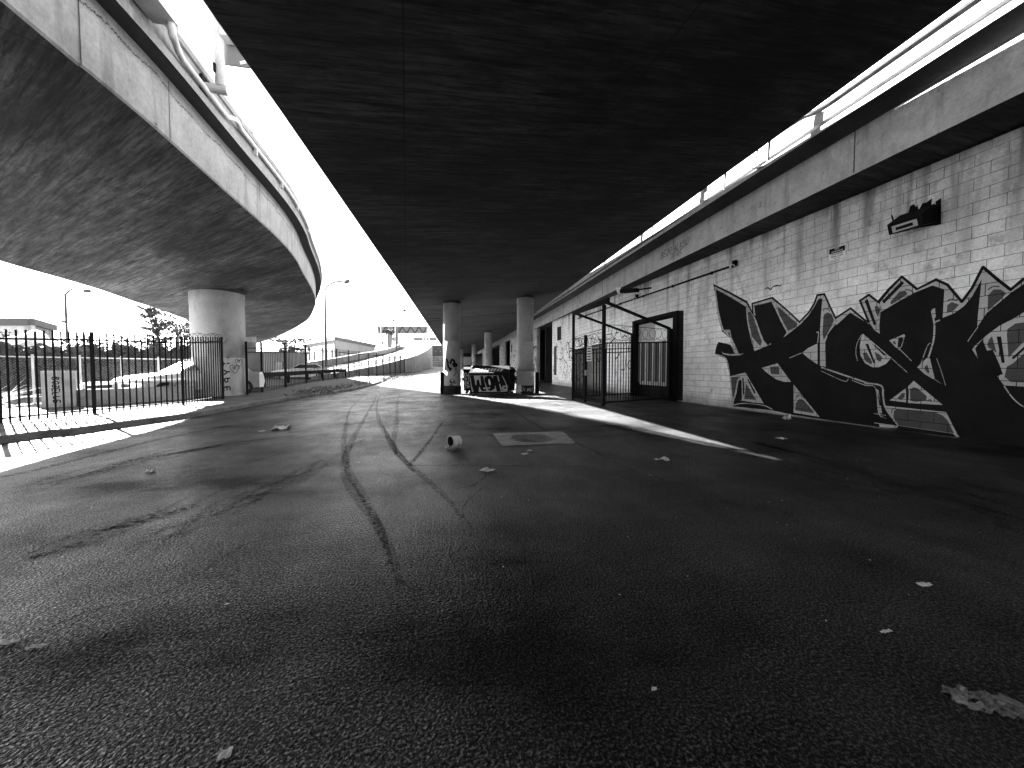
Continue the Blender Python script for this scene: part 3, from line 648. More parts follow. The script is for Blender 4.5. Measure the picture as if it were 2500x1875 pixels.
# ---- iron cage in front of that door
CAGE = T('security_cage', 'tall black iron cage with barred sides and razor wire before the door', 'cage', (7, 14, 0))
cA, cB, cC, cD = (5.52, 14.9), (5.52, 12.02), (8.98, 16.5), (8.98, 13.55)
for (x, y), zt, w_ in ((cA, 3.5, .09), (cB, 3.36, .10), (cC, 2.85, .10), (cD, 2.8, .16)): MB().box((x, y, zt / 2), (w_, w_, zt)).build('post', MAT['steel_black'], CAGE)
MB().bar((cA[0], cA[1] + .05, 3.5), (cB[0], cB[1] - .35, 3.46), .08, .17).build('beam', MAT['steel_black'], CAGE)
MB().bar((cA[0] + .1, cA[1] + .05, 3.5), (cC[0], cC[1], 2.84), .07, .08).build('brace', MAT['steel_black'], CAGE)
MB().bar((cB[0] + .1, cB[1] + .05, 3.46), (cD[0], cD[1], 2.8), .07, .09).build('brace', MAT['steel_black'], CAGE)
pick = {}
def picket(parent, x, y, z0, z1, s=.02, name='picket', m=None):
    k = (round(z1 - z0, 2), s)
    if k not in pick:
        pick[k] = MB().box((0, 0, k[0] / 2), (s, s, k[0])).mesh('picket'); pick[k].materials.append(MAT['steel_black'])
    o = bpy.data.objects.new(name, pick[k]); COL.objects.link(o); o.parent = parent; o.location = (x, y, z0)
def panel(parent, a, b_, za, zb, step, z0=.1, rails=(0.0, -.14), s=.022):
    L = math.dist(a, b_); n_ = int(L / step)
    for k in range(1, n_):
        t = k / n_; picket(parent, a[0] + (b_[0] - a[0]) * t, a[1] + (b_[1] - a[1]) * t, z0, za + (zb - za) * t, s)
    for dz in rails: MB().bar((a[0], a[1], za + dz), (b_[0], b_[1], zb + dz), .035, .04).build('rail', MAT['steel_black'], parent)
    MB().bar((a[0], a[1], z0 + .05), (b_[0], b_[1], z0 + .05), .035, .05).build('rail', MAT['steel_black'], parent)
panel(CAGE, cA, cB, 2.0, 2.08, .085, .06); panel(CAGE, cB, cD, 2.1, 2.28, .145, .06, (0.0,)); panel(CAGE, cA, cC, 2.02, 2.2, .2, .06, (0.0, -.16))
mpt = (5.52, 13.6); MB().box((mpt[0], mpt[1], 1.25), (.09, .09, 2.5)).build('gate_post', MAT['steel_black'], CAGE)
MB().box((5.5, 13.5, 1.1), (.06, .07, .2)).build('latch', MAT['steel_grey'], CAGE)
def coil(a, b_, za, zb, r, pitch, parent, th=.007):
    L = math.dist(a, b_); n_ = int(L / pitch); P = []
    d = Vector((b_[0] - a[0], b_[1] - a[1], zb - za)).normalized(); _, sx, ux = frame(d)
    for k in range(n_ * 12 + 1):
        t = k / (n_ * 12); c = Vector((a[0] + (b_[0] - a[0]) * t, a[1] + (b_[1] - a[1]) * t, za + (zb - za) * t)); an = k / 12 * 2 * math.pi
        rr_ = r * (1 + .12 * math.sin(k * .37)); P.append(c + sx * math.cos(an) * rr_ + ux * math.sin(an) * rr_)
    return MB().tube(P, th, 4, False).build('razor_wire', MAT['steel_black'], parent)
coil(cA, cB, 2.28, 2.32, .17, .3, CAGE); coil(cB, cD, 2.45, 2.55, .2, .42, CAGE); coil(cA, cC, 2.3, 2.45, .17, .34, CAGE)
for a, b_, z_ in ((cA, cB, 2.52), (cB, cD, 2.72), (cA, cC, 2.5)): MB().tube([(a[0], a[1], z_), (b_[0], b_[1], z_ + .05)], .009, 5).build('strand', MAT['steel_black'], CAGE)
ws = T('warning_sign', 'small pale notice with dark lines hanging on the iron cage gate', 'sign', (5.47, 13.1, 1.8))
MB().box((5.465, 13.12, 1.78), (.008, .42, .52)).build('plate', MAT['paper'], ws)
for k in range(5): MB().box((5.4595, 13.12, 1.97 - .095 * k), (.003, .34 - .05 * (k % 2), .045)).build('text_line', MAT['paint_black'], ws)

# ---- pipe, cameras and lamps on the wall
PW = T('wall_conduit', 'dark conduit running along the block wall below the overhang', 'conduit', (WX, 16, 4.5))
p0, p1 = onX(1416, 775, WX - .05), onX(1797, 646, WX - .05)
MB().tube([p0, p1], .03, 8).build('pipe', MAT['steel_black'], PW, True)
for k in range(6):
    q = np.array(p0) + (np.array(p1) - np.array(p0)) * (k + .5) / 6; MB().box((WX - .03, q[1], q[2]), (.06, .05, .1)).build('pipe_clamp', MAT['steel_black'], PW)
def seccam(y, z, label):
    t = T('security_camera', label, 'camera', (WX, y, z)); MB().box((WX - .05, y, z + .08), (.1, .12, .14)).build('mount', MAT['steel_black'], t)
    MB().lathe((WX - .14, y, z - .03), [(0, .1), (.06, .1), (.07, .08), (.07, -.1), (.05, -.11)], 14, (-.55, -.75, -.25)).build('housing', MAT['white'], t, True)
    MB().lathe((WX - .14, y, z - .03), [(.0, .104), (.042, .104), (.042, .11), (0, .115)], 12, (-.55, -.75, -.25)).build('lens', MAT['glass_dark'], t)
c_ = onX(1797, 650, WX); seccam(c_[1], c_[2] + .02, 'white security camera at the near end of the wall conduit')
c_ = onX(1557, 727, WX); seccam(c_[1], c_[2], 'small camera under the overhang lamp above the cage')
c_ = onX(1418, 776, WX); seccam(c_[1], c_[2], 'far camera at the far end of the wall conduit')
fl = T('floodlight', 'black wall floodlight with pale lens above the graffiti letters', 'lamp', (WX, 5.8, 3.9))
ya, za = 5.78, 4.02
def prism(mb, pts, y0, y1):
    n_ = len(pts); return mb.add([(a, y0, b_) for a, b_ in pts] + [(a, y1, b_) for a, b_ in pts], [tuple(range(n_))[::-1], tuple(range(n_, 2 * n_))] + [(i, (i + 1) % n_, (i + 1) % n_ + n_, i + n_) for i in range(n_)])
prism(MB(), [(WX, za + .22), (WX - .12, za + .22), (WX - .42, za + .02), (WX - .36, za - .17), (WX, za - .08)], ya - .27, ya + .27).build('housing', MAT['steel_black'], fl)
dn = Vector((-.06, 0, -.19)).normalized()
MB().poly([(WX - .413, ya - .2, za - .035), (WX - .413, ya + .2, za - .035), (WX - .372, ya + .2, za - .155), (WX - .372, ya - .2, za - .155)]).build('lens', MAT['glass_lens'], fl)
MB().box((WX - .395, ya, za - .1), (.03, .26, .05)).build('bulb', MAT['steel_black'], fl)
MB().tube(smooth2([(WX - .02, ya + .42, za + .15), (WX - .1, ya + .42, za + .3), (WX - .02, ya + .42, za + .05)], 4), .008, 5).build('cable', MAT['steel_black'], fl)
mb = MB()
for pl in ([(2218, 520), (2222, 503), (2232, 498), (2236, 506), (2240, 499), (2243, 514), (2252, 496), (2262, 494), (2276, 484), (2274, 502), (2280, 498), (2286, 506), (2284, 492), (2298, 483), (2298, 548), (2220, 560)],): paint_poly(pl, 0, mb)
mb.build('soot_patch', MAT['paint_black'], WALL)
ol = T('overhang_lamp', 'black lamp with bright lens under the overhang above the cage', 'lamp', (8.7, 16.3, 4.8))
MB().bar((8.45, 16.55, 4.82), (8.85, 15.8, 4.74), .26, .16).build('housing', MAT['steel_black'], ol)
MB().lathe((8.38, 16.66, 4.78), [(0, .07), (.07, .07), (.1, 0), (.09, -.04)], 14, (-.75, .5, -.45)).build('lens', MAT['white'], ol, True)
MB().bar((8.8, 15.75, 4.74), (WX - .02, 15.1, 4.7), .06).build('arm', MAT['steel_black'], ol)
MB().box((8.38, 16.7, 4.94), (.03, .22, .16), .5).build('reflector_flap', MAT['white'], ol)

# ---- printed signs
def text(body, size, loc, rot, m, parent, name='lettering', ext=.0008):
    cu = bpy.data.curves.new(name, 'FONT'); cu.body = body; cu.size = size; cu.align_x = 'CENTER'; cu.align_y = 'CENTER'; cu.extrude = ext; cu.offset = size * .012
    tmp = bpy.data.objects.new(name, cu); COL.objects.link(tmp); bpy.context.view_layer.update()
    me = bpy.data.meshes.new_from_object(tmp.evaluated_get(bpy.context.evaluated_depsgraph_get())); bpy.data.objects.remove(tmp); me.materials.clear(); me.materials.append(m)
    o = bpy.data.objects.new(name, me); COL.objects.link(o); o.location = loc; o.rotation_euler = rot; o.parent = parent; return o
ns_ = T('no_trespassing_sign', 'white and black NO TRESPASSING sign fixed to the block wall', 'sign', (WX, 7.33, 3.85))
q1, q2 = wpt(1900 + 865 / 6.913, 500 + 755 / 6.913), wpt(1900 + 1132 / 6.913, 500 + 885 / 6.913); q3 = wpt(1900 + 862 / 6.913, 500 + 948 / 6.913)
yc, wd_, zt_, zb_ = (q1[0] + q2[0]) / 2, abs(q1[0] - q2[0]), q1[1], q3[1]; hh = zt_ - zb_; RW = (math.pi / 2, 0, -math.pi / 2)
MB().box((WX - .006, yc, (zt_ + zb_) / 2), (.006, wd_, hh)).build('plate', plain('sign_white', .92, .5), ns_)
MB().box((WX - .0105, yc, zt_ - hh * .24), (.003, wd_ * .97, hh * .44)).build('black_panel', MAT['paint_black'], ns_)
text('NO', hh * .24, (WX - .0135, yc, zt_ - hh * .13), RW, MAT['white'], ns_); text('TRESPASSING', hh * .165, (WX - .0135, yc, zt_ - hh * .34), RW, MAT['white'], ns_)
text('CALIFORNIA', hh * .17, (WX - .0115, yc, zt_ - hh * .57), RW, MAT['paint_black'], ns_); text('PENAL CODE', hh * .17, (WX - .0115, yc, zt_ - hh * .76), RW, MAT['paint_black'], ns_)
MB().box((WX - .0105, yc, zt_ - hh * .91), (.003, wd_ * .4, hh * .03)).build('text_line', MAT['paint_black'], ns_)
# tag sprayed on the girder web
def tagtext(body, size, fn, u, v, mb, seed, slant=.25, wd=.02):
    """hand-drawn capitals from simple strokes"""
    ST = {'A': [[(0, 0), (.4, 1), (.8, 0)], [(.15, .4), (.65, .4)]], 'L': [[(0, 1), (0, 0), (.6, 0)]], 'K': [[(0, 0), (0, 1)], [(.7, 1), (0, .45), (.7, 0)]], 'S': [[(.7, .9), (.3, 1), (.05, .75), (.4, .5), (.7, .25), (.35, 0), (0, .1)]], 'D': [[(0, 0), (0, 1), (.5, .8), (.6, .4), (.3, 0), (0, 0)]], 'B': [[(0, 0), (0, 1), (.5, .85), (.1, .55), (.6, .3), (.4, 0), (0, 0)]], 'E': [[(.6, 1), (0, 1), (0, 0), (.6, 0)], [(0, .5), (.5, .5)]], 'Z': [[(0, 1), (.65, 1), (0, 0), (.7, 0)]], 'R': [[(0, 0), (0, 1), (.55, .85), (.5, .55), (0, .5), (.6, 0)]], 'Y': [[(0, 1), (.35, .5), (.7, 1)], [(.35, .5), (.3, 0)]], 'P': [[(0, 0), (0, 1), (.55, .85), (.5, .5), (0, .45)]], 'T': [[(0, 1), (.7, 1)], [(.35, 1), (.35, 0)]], 'O': [[(.35, 1), (.05, .7), (.1, .2), (.4, 0), (.65, .4), (.6, .8), (.35, 1)]], 'G': [[(.65, .9), (.3, 1), (.05, .5), (.3, 0), (.65, .15), (.65, .45), (.4, .45)]], 'N': [[(0, 0), (0, 1), (.6, 0), (.6, 1)]], 'C': [[(.65, .85), (.3, 1), (.05, .5), (.3, 0), (.65, .15)]], 'I': [[(.1, 0), (.1, 1)]], 'U': [[(0, 1), (.05, .2), (.35, 0), (.6, .2), (.6, 1)]], 'M': [[(0, 0), (.1, 1), (.4, .3), (.7, 1), (.8, 0)]], 'W': [[(0, 1), (.2, 0), (.4, .7), (.6, 0), (.8, 1)]], 'H': [[(0, 0), (0, 1)], [(.6, 0), (.6, 1)], [(0, .5), (.6, .5)]], '.': [[(.1, 0), (.15, .1)]], '+': [[(0, .5), (.6, .5)], [(.3, .2), (.3, .8)]]}
    rr = random.Random(seed); x = 0
    for ch in body:
        if ch == ' ': x += .5; continue
        dy = rr.uniform(-.08, .08); k = rr.uniform(.9, 1.12)
        for st in ST.get(ch, ST['I']):
            P = [(u + (x + (a + slant * b_) * k) * size, v + (b_ * k + dy) * size) for a, b_ in st]; ribbon([tuple(p) for p in smooth2(P, 4)] if len(P) > 2 else P, wd, fn, mb)
        x += .92
fw = lambda u, v: (xr(-u) - .004, -u, v)
mb = MB(); tagtext('BEZR ALKSD', .2, fw, -13.35, 5.42, mb, 3, .3, .02); tagtext('DERK', .2, fw, -12.7, 5.2, mb, 4, .3, .018); tagtext('SK', .18, fw, -22.6, 5.25, mb, 5, .2, .02); mb.build('spray_tag', MAT['paint_black'], RV)

# ---- tags on the columns (curved on to the shaft)
def cyl(c, r, ang0):
    return lambda u, v: (c[0] + math.cos(ang0 + u / r) * r, c[1] + math.sin(ang0 + u / r) * r, c[2] + v)
angc = math.atan2(-CB[1], -CB[0])
fb = cyl(CB, .905, angc)
mb = MB(); vert = lambda u, v: fb(.30 - v * .8, 1.42 - u)
tagtext('T Y P E T', .24, vert, .0, -.03, mb, 8, .1, .05)
for k, (u, v) in enumerate(((.30, 1.55), (.26, 1.55), (.28, .1), (.24, .1))): mb.poly([fb(u + .02 * math.cos(a), v + .02 * math.sin(a)) for a in np.arange(0, 6.2, .8)])
for (hu, hv, hs) in ((.52, 1.12, .2), (.70, 1.36, .18)):
    H_ = [(hu + hs * .95 * (math.sin(a) ** 3), hv + hs * (.8 * math.cos(a) - .32 * math.cos(2 * a) - .12 * math.cos(3 * a))) for a in np.linspace(0, 6.283, 26)]
    ribbon(H_, .018, fb, mb)
tagtext('WES', .1, fb, .42, 1.1, mb, 9, .2, .014); tagtext('NES', .1, fb, .62, 1.36, mb, 10, .2, .014)
mb.build('spray_tag', MAT['paint_black'], BIGC)
(b1, c1), (b2, c2) = near
f1 = cyl(b1, .424, math.atan2(-b1[1], -b1[0])); mb = MB()
for P in ([(-.3, 1.75), (-.22, 1.6), (-.2, 1.4), (-.1, 1.25), (-.05, 1.3), (-.12, 1.15)], [(-.1, 1.5), (.0, 1.7), (.12, 1.6), (.05, 1.45), (.2, 1.5), (.24, 1.4), (.05, 1.38)]): ribbon([tuple(p) for p in smooth2(P, 5)], .1, f1, mb)
ribbon([tuple(p) for p in smooth2([(.18, 1.3), (.2, 1.1), (.12, .95), (.06, .88)], 5)], .03, f1, mb)
mb.poly([f1(.0 + .13 * math.cos(a), .66 + .12 * math.sin(a)) for a in np.arange(0, 6.28, .5)]); scribble(f1, -.1, .2, .4, .62, 8, .04, mb, 3, .2); mb.build('spray_tag', MAT['paint_black'], c1)
f2 = cyl(b2, .4535, math.atan2(-b2[1], -b2[0])); mb = MB()
scribble(f2, -.5, -.22, .02, .42, 40, .06, mb, 5, .25); tagtext('DIMUT', .16, f2, -.2, .14, mb, 6, .2, .018); mb.build('white_splash', MAT['paint_white'], c2)

# ================================================================== DUMPSTERS, BOLLARDS
def dumpster(org, yaw, L, D, Hf, Hb, label, mats):
    t = T('dumpster', label, 'dumpster', org, 'dumpsters between the slim columns'); cs, sn = math.cos(yaw), math.sin(yaw)
    def W(u, v, z): return (org[0] + u * cs - v * sn, org[1] + u * sn + v * cs, org[2] + z)
    mb = MB(); z0 = .16
    V = [W(0, 0, z0), W(L, 0, z0), W(L, D, z0), W(0, D, z0), W(-.02, -.05, Hf), W(L + .02, -.05, Hf), W(L + .02, D, Hb), W(-.02, D, Hb)]
    mb.add(V, [(3, 2, 1, 0), (0, 1, 5, 4), (1, 2, 6, 5), (2, 3, 7, 6), (3, 0, 4, 7)]); mb.build('body', MAT['steel_black'], t)
    for k in (0, 1):
        a, b_ = L * k / 2 - (.03 if k == 0 else -.01), L * (k + 1) / 2 + (.03 if k else -.01)
        MB().add([W(a, -.09, Hf + .01), W(b_, -.09, Hf + .01), W(b_, D + .03, Hb + .01), W(a, D + .03, Hb + .01), W(a, -.09, Hf + .05), W(b_, -.09, Hf + .05), W(b_, D + .03, Hb + .06), W(a, D + .03, Hb + .06)], [(3, 2, 1, 0), (4, 5, 6, 7), (0, 1, 5, 4), (1, 2, 6, 5), (2, 3, 7, 6), (3, 0, 4, 7)]).build('lid', MAT['steel_black'], t)
    MB().bar(W(-.04, -.07, Hf - .03), W(L + .04, -.07, Hf - .03), .05, .06).build('rim', MAT['steel_black'], t)
    for s_ in (-.05, L + .05): MB().bar(W(s_, .2, Hf * .62), W(s_, D - .2, Hf * .62), .09, .12).build('lift_pocket', MAT['steel_black'], t)
    for u in (.14, L - .14):
        for v in (.1, D - .1):
            c_ = MB().box(W(u, v, .13), (.07, .05, .1), yaw).build('caster', MAT['steel_grey'], t)
            MB().lathe(W(u, v, .075), [(0, -.025), (.075, -.025), (.075, .025), (0, .025)], 14, (-sn, cs, 0)).build('wheel', MAT['rubber'], c_)
    return t, W
o1 = onZ(1050 + 770 / 7.9, 780 + 1490 / 7.9)
d1, W1 = dumpster((o1[0], o1[1], 0), math.radians(-13), 1.72, 1.15, 1.02, 1.34, 'black dumpster with pale WOH lettering on its front', None)
def fwoh(layer):
    def f(x, y):
        u = (x - 765) / 705 * 1.72; z = .16 + (1478 - y) / 415 * .86; v = -.05 * (z - .16) / .86 - .004 - .002 * layer; return W1(u, v, z)
    return f
mb = MB(); mb.tri2([(772, 1088), (1000, 1078), (1350, 1076), (1400, 1180), (1458, 1330), (1452, 1440), (1330, 1448), (800, 1446), (778, 1300)], fwoh(1)); mb.build('pale_lettering_fill', MAT['paint_light'], d1)
mb = MB()
for P in ([(776, 1100), (838, 1094), (868, 1300), (884, 1310), (890, 1200), (930, 1180), (955, 1300), (972, 1300), (958, 1112), (1006, 1102), (1040, 1270), (1070, 1425), (985, 1436), (935, 1330), (925, 1446), (835, 1446), (795, 1300)],
          [(1040, 1135), (1100, 1095), (1160, 1110), (1200, 1180), (1228, 1300), (1220, 1380), (1150, 1432), (1090, 1402), (1060, 1290), (1030, 1200)],
          [(1180, 1110), (1262, 1094), (1288, 1225), (1310, 1222), (1282, 1092), (1350, 1092), (1418, 1260), (1430, 1380), (1352, 1425), (1318, 1270), (1298, 1275), (1335, 1440), (1258, 1444), (1225, 1280)]): mb.tri2(P, fwoh(2))
mb.build('black_letters', MAT['paint_black'], d1)
mb = MB(); mb.tri2([(1105, 1180), (1125, 1172), (1147, 1260), (1137, 1312), (1110, 1275)], fwoh(3))
ribbon([(1395 + 42 * math.cos(a), 1362 + 42 * math.sin(a)) for a in np.linspace(0, 6.3, 24)], 9, fwoh(3), mb)
ribbon([(1395 + 20 * math.cos(a), 1362 + 22 * math.sin(a)) for a in np.linspace(.8, 5.5, 14)], 8, fwoh(3), mb)
tagtext('HLGO', 34, lambda u, v: fwoh(3)(u, 2 * 1380 - v), 1010, 1375, mb, 4, .2, 6)
for k in range(9):
    u0 = .12 + k * .15; mb.poly([W1(u0, .1 + .02 * (k % 3), 1.145 - .0), W1(u0 + .09, .1 + .02 * (k % 2), 1.145), W1(u0 + .16, .55, 1.27), W1(u0 + .07, .55, 1.27)])
mb.build('white_paint', MAT['paint_white'], d1)
d2, W2 = dumpster((1.42, 19.4, 0), math.radians(-6), 2.55, 1.2, 1.18, 1.3, 'larger dark dumpster with white scrawl behind the WOH one', None)
mb = MB(); f2_ = lambda u, v: W2(u, -.05 * (v - .16) / 1.02 - .006, v)
for k, tx in enumerate(('DAPES', 'NTD', 'BRE', 'TML')): tagtext(tx, .15, f2_, .03, .88 - k * .2, mb, 40 + k, .15, .035)
mb.build('white_scrawl', MAT['paint_white'], d2)
for (px, py, lab) in ((1050 + 205 / 7.9, 780 + 1440 / 7.9, 'square post guarding the slim column left of the dumpsters'), (1050 + 2035 / 7.9, 780 + 1425 / 7.9, 'dark post standing right of the splashed column')):
    b0 = onZ(px, py); t = T('bollard', lab, 'bollard', b0, 'guard posts beside the slim columns')
    MB().box((b0[0] + .08, b0[1] + .1, .53), (.19, .2, 1.1)).build('post', MAT['steel_black'], t)
    MB().box((b0[0] - .02, b0[1] + .1, .53), (.012, .21, 1.1)).build('pale_face', MAT['white'], t)
    MB().box((b0[0] + .08, b0[1] + .1, 1.09), (.21, .22, .03)).build('cap', MAT['steel_grey'], t)

# ================================================================== THINGS ON THE ROAD
bk = onZ(1106, 1096); t = T('bucket', 'small metal bucket lying on its side on the asphalt', 'bucket', bk)
ax = Vector((-.80, -.52, .03)).normalized(); c_ = Vector((bk[0] + .03, bk[1] + .1, .098))
MB().lathe(c_, [(.0, -.085), (.078, -.085), (.082, -.08), (.083, -.02), (.087, -.015), (.087, .0), (.084, .005), (.09, .075), (.096, .078), (.096, .088), (.09, .088), (.082, .07), (.076, -.075), (0, -.075)], 32, ax).build('shell', plain('bucket_enamel', .5, .4), t, True)
MB().tube(smooth2([c_ + ax * .085 + Vector((0, 0, -.02)) + Vector((ax.y, -ax.x, 0)) * .09, c_ + ax * .16 + Vector((0, 0, -.085)), c_ + ax * .085 + Vector((0, 0, -.03)) - Vector((ax.y, -ax.x, 0)) * .09], 6), .004, 6).build('handle', MAT['steel_grey'], t)
MB().lathe(c_, [(.081, .072), (.074, -.07), (0, -.072)], 28, ax).build('inside', plain('bucket_inner_shade', .03, .8), t)  # dark liner painting the shade inside the mouth
MB().lathe(c_ + ax * .12 + Vector((0, 0, -.085)), [(0, .02), (.03, .015), (.045, .0), (.03, -.01)], 10).build('spill', MAT['paper'], t, True)
mh = [onZ(*p) for p in ((1202, 1058), (1226, 1089), (1406, 1083), (1374, 1054))]
t = T('manhole', 'round ribbed manhole lid set in a square concrete collar', 'manhole', mh[0])
MB().poly([(p[0], p[1], .006) for p in mh]).build('collar', worn('worn_collar_concrete', .17, .45, 3, 18, .75, .006, .6, (1, 3, 1)), t)
mc = onZ(1297, 1070); R0 = .34
MB().lathe((mc[0], mc[1], .0), [(R0 + .05, .007), (R0 + .045, .014), (R0 + .01, .014), (R0 + .005, .004), (R0, .004), (R0 - .002, .013), (0, .013)], 48).build('lid', plain('cast_iron', .06, .5, .3), t)
for k in range(1, 6): MB().lathe((mc[0], mc[1], .013), [(R0 * k / 6 + .012, 0), (R0 * k / 6 + .009, .006), (R0 * k / 6 - .009, .006), (R0 * k / 6 - .012, 0)], 40).build('rib_ring', plain('cast_iron_rib', .09, .45, .3), t)
mb = MB()
for k in range(16):
    a = k * math.pi / 8; mb.bar((mc[0] + .03 * math.cos(a), mc[1] + .03 * math.sin(a), .017), (mc[0] + R0 * .95 * math.cos(a), mc[1] + R0 * .95 * math.sin(a), .017), .012, .008)
mb.build('spokes', plain('cast_iron_spoke', .09, .45, .3), t)
# skid marks: rubber laid on the road
def mk_skid():
    m, n, b = base_mat('rubber_skid'); P = pos(n); b.inputs['Base Color'].default_value = (.008, .008, .008, 1); b.inputs['Roughness'].default_value = .8; b.inputs['Specular IOR Level'].default_value = .15
    n.links.new(rampv(n, noise(n, P, 22, 6, .75), .38, .70, .0, .62), b.inputs['Alpha']); return m
def soft_band(pix, wd, name, m, seed):
    P0 = [tuple(p) for p in smooth2([tuple(onZ(*p)[:2]) for p in pix], 8)]; rr = random.Random(seed)
    mb = MB()
    for k in range(9):
        o_ = rr.gauss(0, .33) * wd; ph = rr.uniform(0, 6); n0 = len(P0); a0 = rr.randint(0, n0 // 3); a1 = n0 - rr.randint(0, n0 // 3)
        P = off(P0, o_)[a0:a1]; P = [(a + .06 * math.sin(i * .7 + ph), b_ + .06 * math.cos(i * .9 + ph)) for i, (a, b_) in enumerate(P)]
        if len(P) > 3: ribbon(P, wd * rr.uniform(.12, .4), lambda u, v: (u, v, g(v) + .0014 + .0002 * k), mb, True)
    return kind(mb.build(name, m), 'structure')
def mk_dust(name, v, lo, hi, mx=.85, sc_=9):
    m, n, b = base_mat(name); P = pos(n); b.inputs['Base Color'].default_value = (v, v, v, 1); b.inputs['Roughness'].default_value = .9; b.inputs['Specular IOR Level'].default_value = .05
    n.links.new(rampv(n, noise(n, P, sc_, 6, .75), lo, hi, 0, mx), b.inputs['Alpha']); return m
SK, SEAM, CRK = mk_skid(), mk_dust('pale_patch_seam', .13, .38, .62), mk_dust('crack_filler', .1, .42, .6)
c8 = lambda l: [(600 + a / 1.7015, 900 + b_ / 1.7015) for a, b_ in l]
def groundline(pix, wd, name, m, label, cat, dz=.003, seed=0):
    P = [tuple(onZ(*p)[:2]) for p in pix]; P = [tuple(p) for p in smooth2(P, 8)]; mb = MB(); rr = random.Random(seed)
    j_ = .002 if name == 'skid_mark' else .008; P = [(a + rr.uniform(-j_, j_), b_ + rr.uniform(-j_, j_)) for a, b_ in P]
    ribbon(P, wd, lambda u, v: (u, v, g(v) + dz), mb, name == 'skid_mark'); o = mb.build(name, m); o['kind'] = 'structure'; return o
for k, (l, wd) in enumerate((([(560, 100), (545, 150), (550, 200), (575, 260), (620, 340), (680, 400), (760, 470), (840, 545), (900, 620)], .1), ([(640, 105), (630, 140), (627, 220), (615, 300), (625, 360)], .1), ([(545, 110), (520, 160), (480, 230), (432, 320), (410, 400), (425, 470), (475, 550), (540, 640), (600, 760), (640, 900)], .11), ([(500, 105), (440, 160), (415, 240), (408, 330), (425, 420), (470, 500), (520, 590), (570, 700), (600, 830)], .09), ([(570, 240), (600, 300), (640, 360), (700, 430)], .1))):
    groundline(c8(l), wd, 'skid_mark', SK, '', '', .0035 + .0008 * k, k)
groundline(c8([(678, 403), (900, 402), (1150, 404), (1420, 407)]), .035, 'patch_seam', SEAM, '', '', .0032, 1)
groundline(c8([(678, 403), (720, 355), (760, 305), (815, 225)]), .06, 'patch_seam', SEAM, '', '', .0032, 2)
groundline(c8([(870, 500), (930, 490), (975, 465), (1000, 440)]), .02, 'road_crack', CRK, '', '', .0032, 3)
groundline(c8([(1080, 150), (1150, 200), (1280, 275), (1400, 320), (1560, 400), (1760, 470)]), .07, 'road_crack', CRK, '', '', .0032, 4)
STN, PAL = mk_dust('oil_stain', .006, .42, .85, .45, 22), mk_dust('dust_film', .05, .42, .85, .35, 34)
soft_band([(1560, 1010), (1720, 1048), (1950, 1105), (2200, 1180), (2500, 1262), (2800, 1345)], .32, 'oil_stain', STN, 6)
soft_band([(1600, 1035), (1750, 1078), (1950, 1140), (2200, 1205), (2500, 1290), (2800, 1370)], .5, 'dust_film', PAL, 7)
soft_band([(1700, 1020), (1950, 1085), (2200, 1150), (2500, 1225), (2800, 1300)], .55, 'dust_film', PAL, 8)
soft_band([(-100, 1250), (120, 1190), (330, 1130), (560, 1085), (760, 1060)], .55, 'oil_stain', STN, 9)
soft_band([(-100, 1420), (150, 1330), (420, 1240), (640, 1160)], .4, 'oil_stain', STN, 10)
soft_band([(180, 1430), (420, 1300), (640, 1200), (800, 1120), (900, 1060)], .35, 'dust_film', PAL, 11)
groundline([(-60, 1180), (160, 1130), (380, 1075), (560, 1040)], .12, 'road_crack', CRK, '', '', .0026, 12)
groundline([(0, 1600), (200, 1500), (420, 1440), (600, 1330), (760, 1300)], .018, 'road_crack', CRK, '', '', .0026, 13)
groundline([(1180, 1190), (1130, 1240), (1150, 1300), (1090, 1380), (1110, 1470)], .014, 'road_crack', CRK, '', '', .0026, 14)
# litter one can pick out
def crumple(px, py, wpx, label, mat='paper', asp=.6, hz=.25, seed=0, nm='litter', nu=7, nv=5):
    b0 = onG(px, py); d_ = np.linalg.norm(b0 - C0); s_ = wpx / F * d_; rr = random.Random(seed); mb = MB(); V = []
    yaw = rr.uniform(-.5, .5) + YAW
    for j in range(nv):
        for i in range(nu):
            u, v = (i / (nu - 1) - .5) * s_ * (1 + rr.uniform(-.15, .15)), (j / (nv - 1) - .5) * s_ * asp * 1.6 * (1 + rr.uniform(-.2, .2)); edge = 1 - .6 * ((i in (0, nu - 1)) + (j in (0, nv - 1))) / 2
            V.append((b0[0] + u * math.cos(yaw) + v * math.sin(yaw), b0[1] - u * math.sin(yaw) + v * math.cos(yaw), b0[2] + .006 + abs(rr.gauss(0, 1)) * s_ * hz * .4 * edge))
    mb.add(V, [(j * nu + i, j * nu + i + 1, (j + 1) * nu + i + 1, (j + 1) * nu + i) for j in range(nv - 1) for i in range(nu - 1) if not (rr.random() < .25 and (i in (0, nu - 2) and j in (0, nv - 2)))])
    return tag(mb.build(nm, MAT[mat]), label, 'litter')
crumple(687, 1047, 34, 'crumpled white paper on the road left of the skid marks', seed=1)
crumple(1190, 1150, 30, 'crumpled paper just below the pale patch seam', seed=2)
crumple(1292, 1101, 12, 'small scrap close to the manhole collar, the farther of two', seed=3)
crumple(1281, 1110, 16, 'crumpled scrap in front of the manhole collar, the nearer of two', seed=4)
crumple(1615, 1124, 32, 'long pale strip lying right of the manhole', asp=.35, seed=5)
crumple(2405, 1720, 80, 'large flattened plastic wrapper on the dark asphalt at lower right', mat='wrapper', asp=.3, hz=.1, seed=6, nu=16, nv=9)
crumple(2256, 1430, 24, 'small bright leaf-shaped scrap above the large wrapper', asp=.3, seed=7)
crumple(2163, 1545, 22, 'thin white strip left of the large wrapper', asp=.16, seed=8)
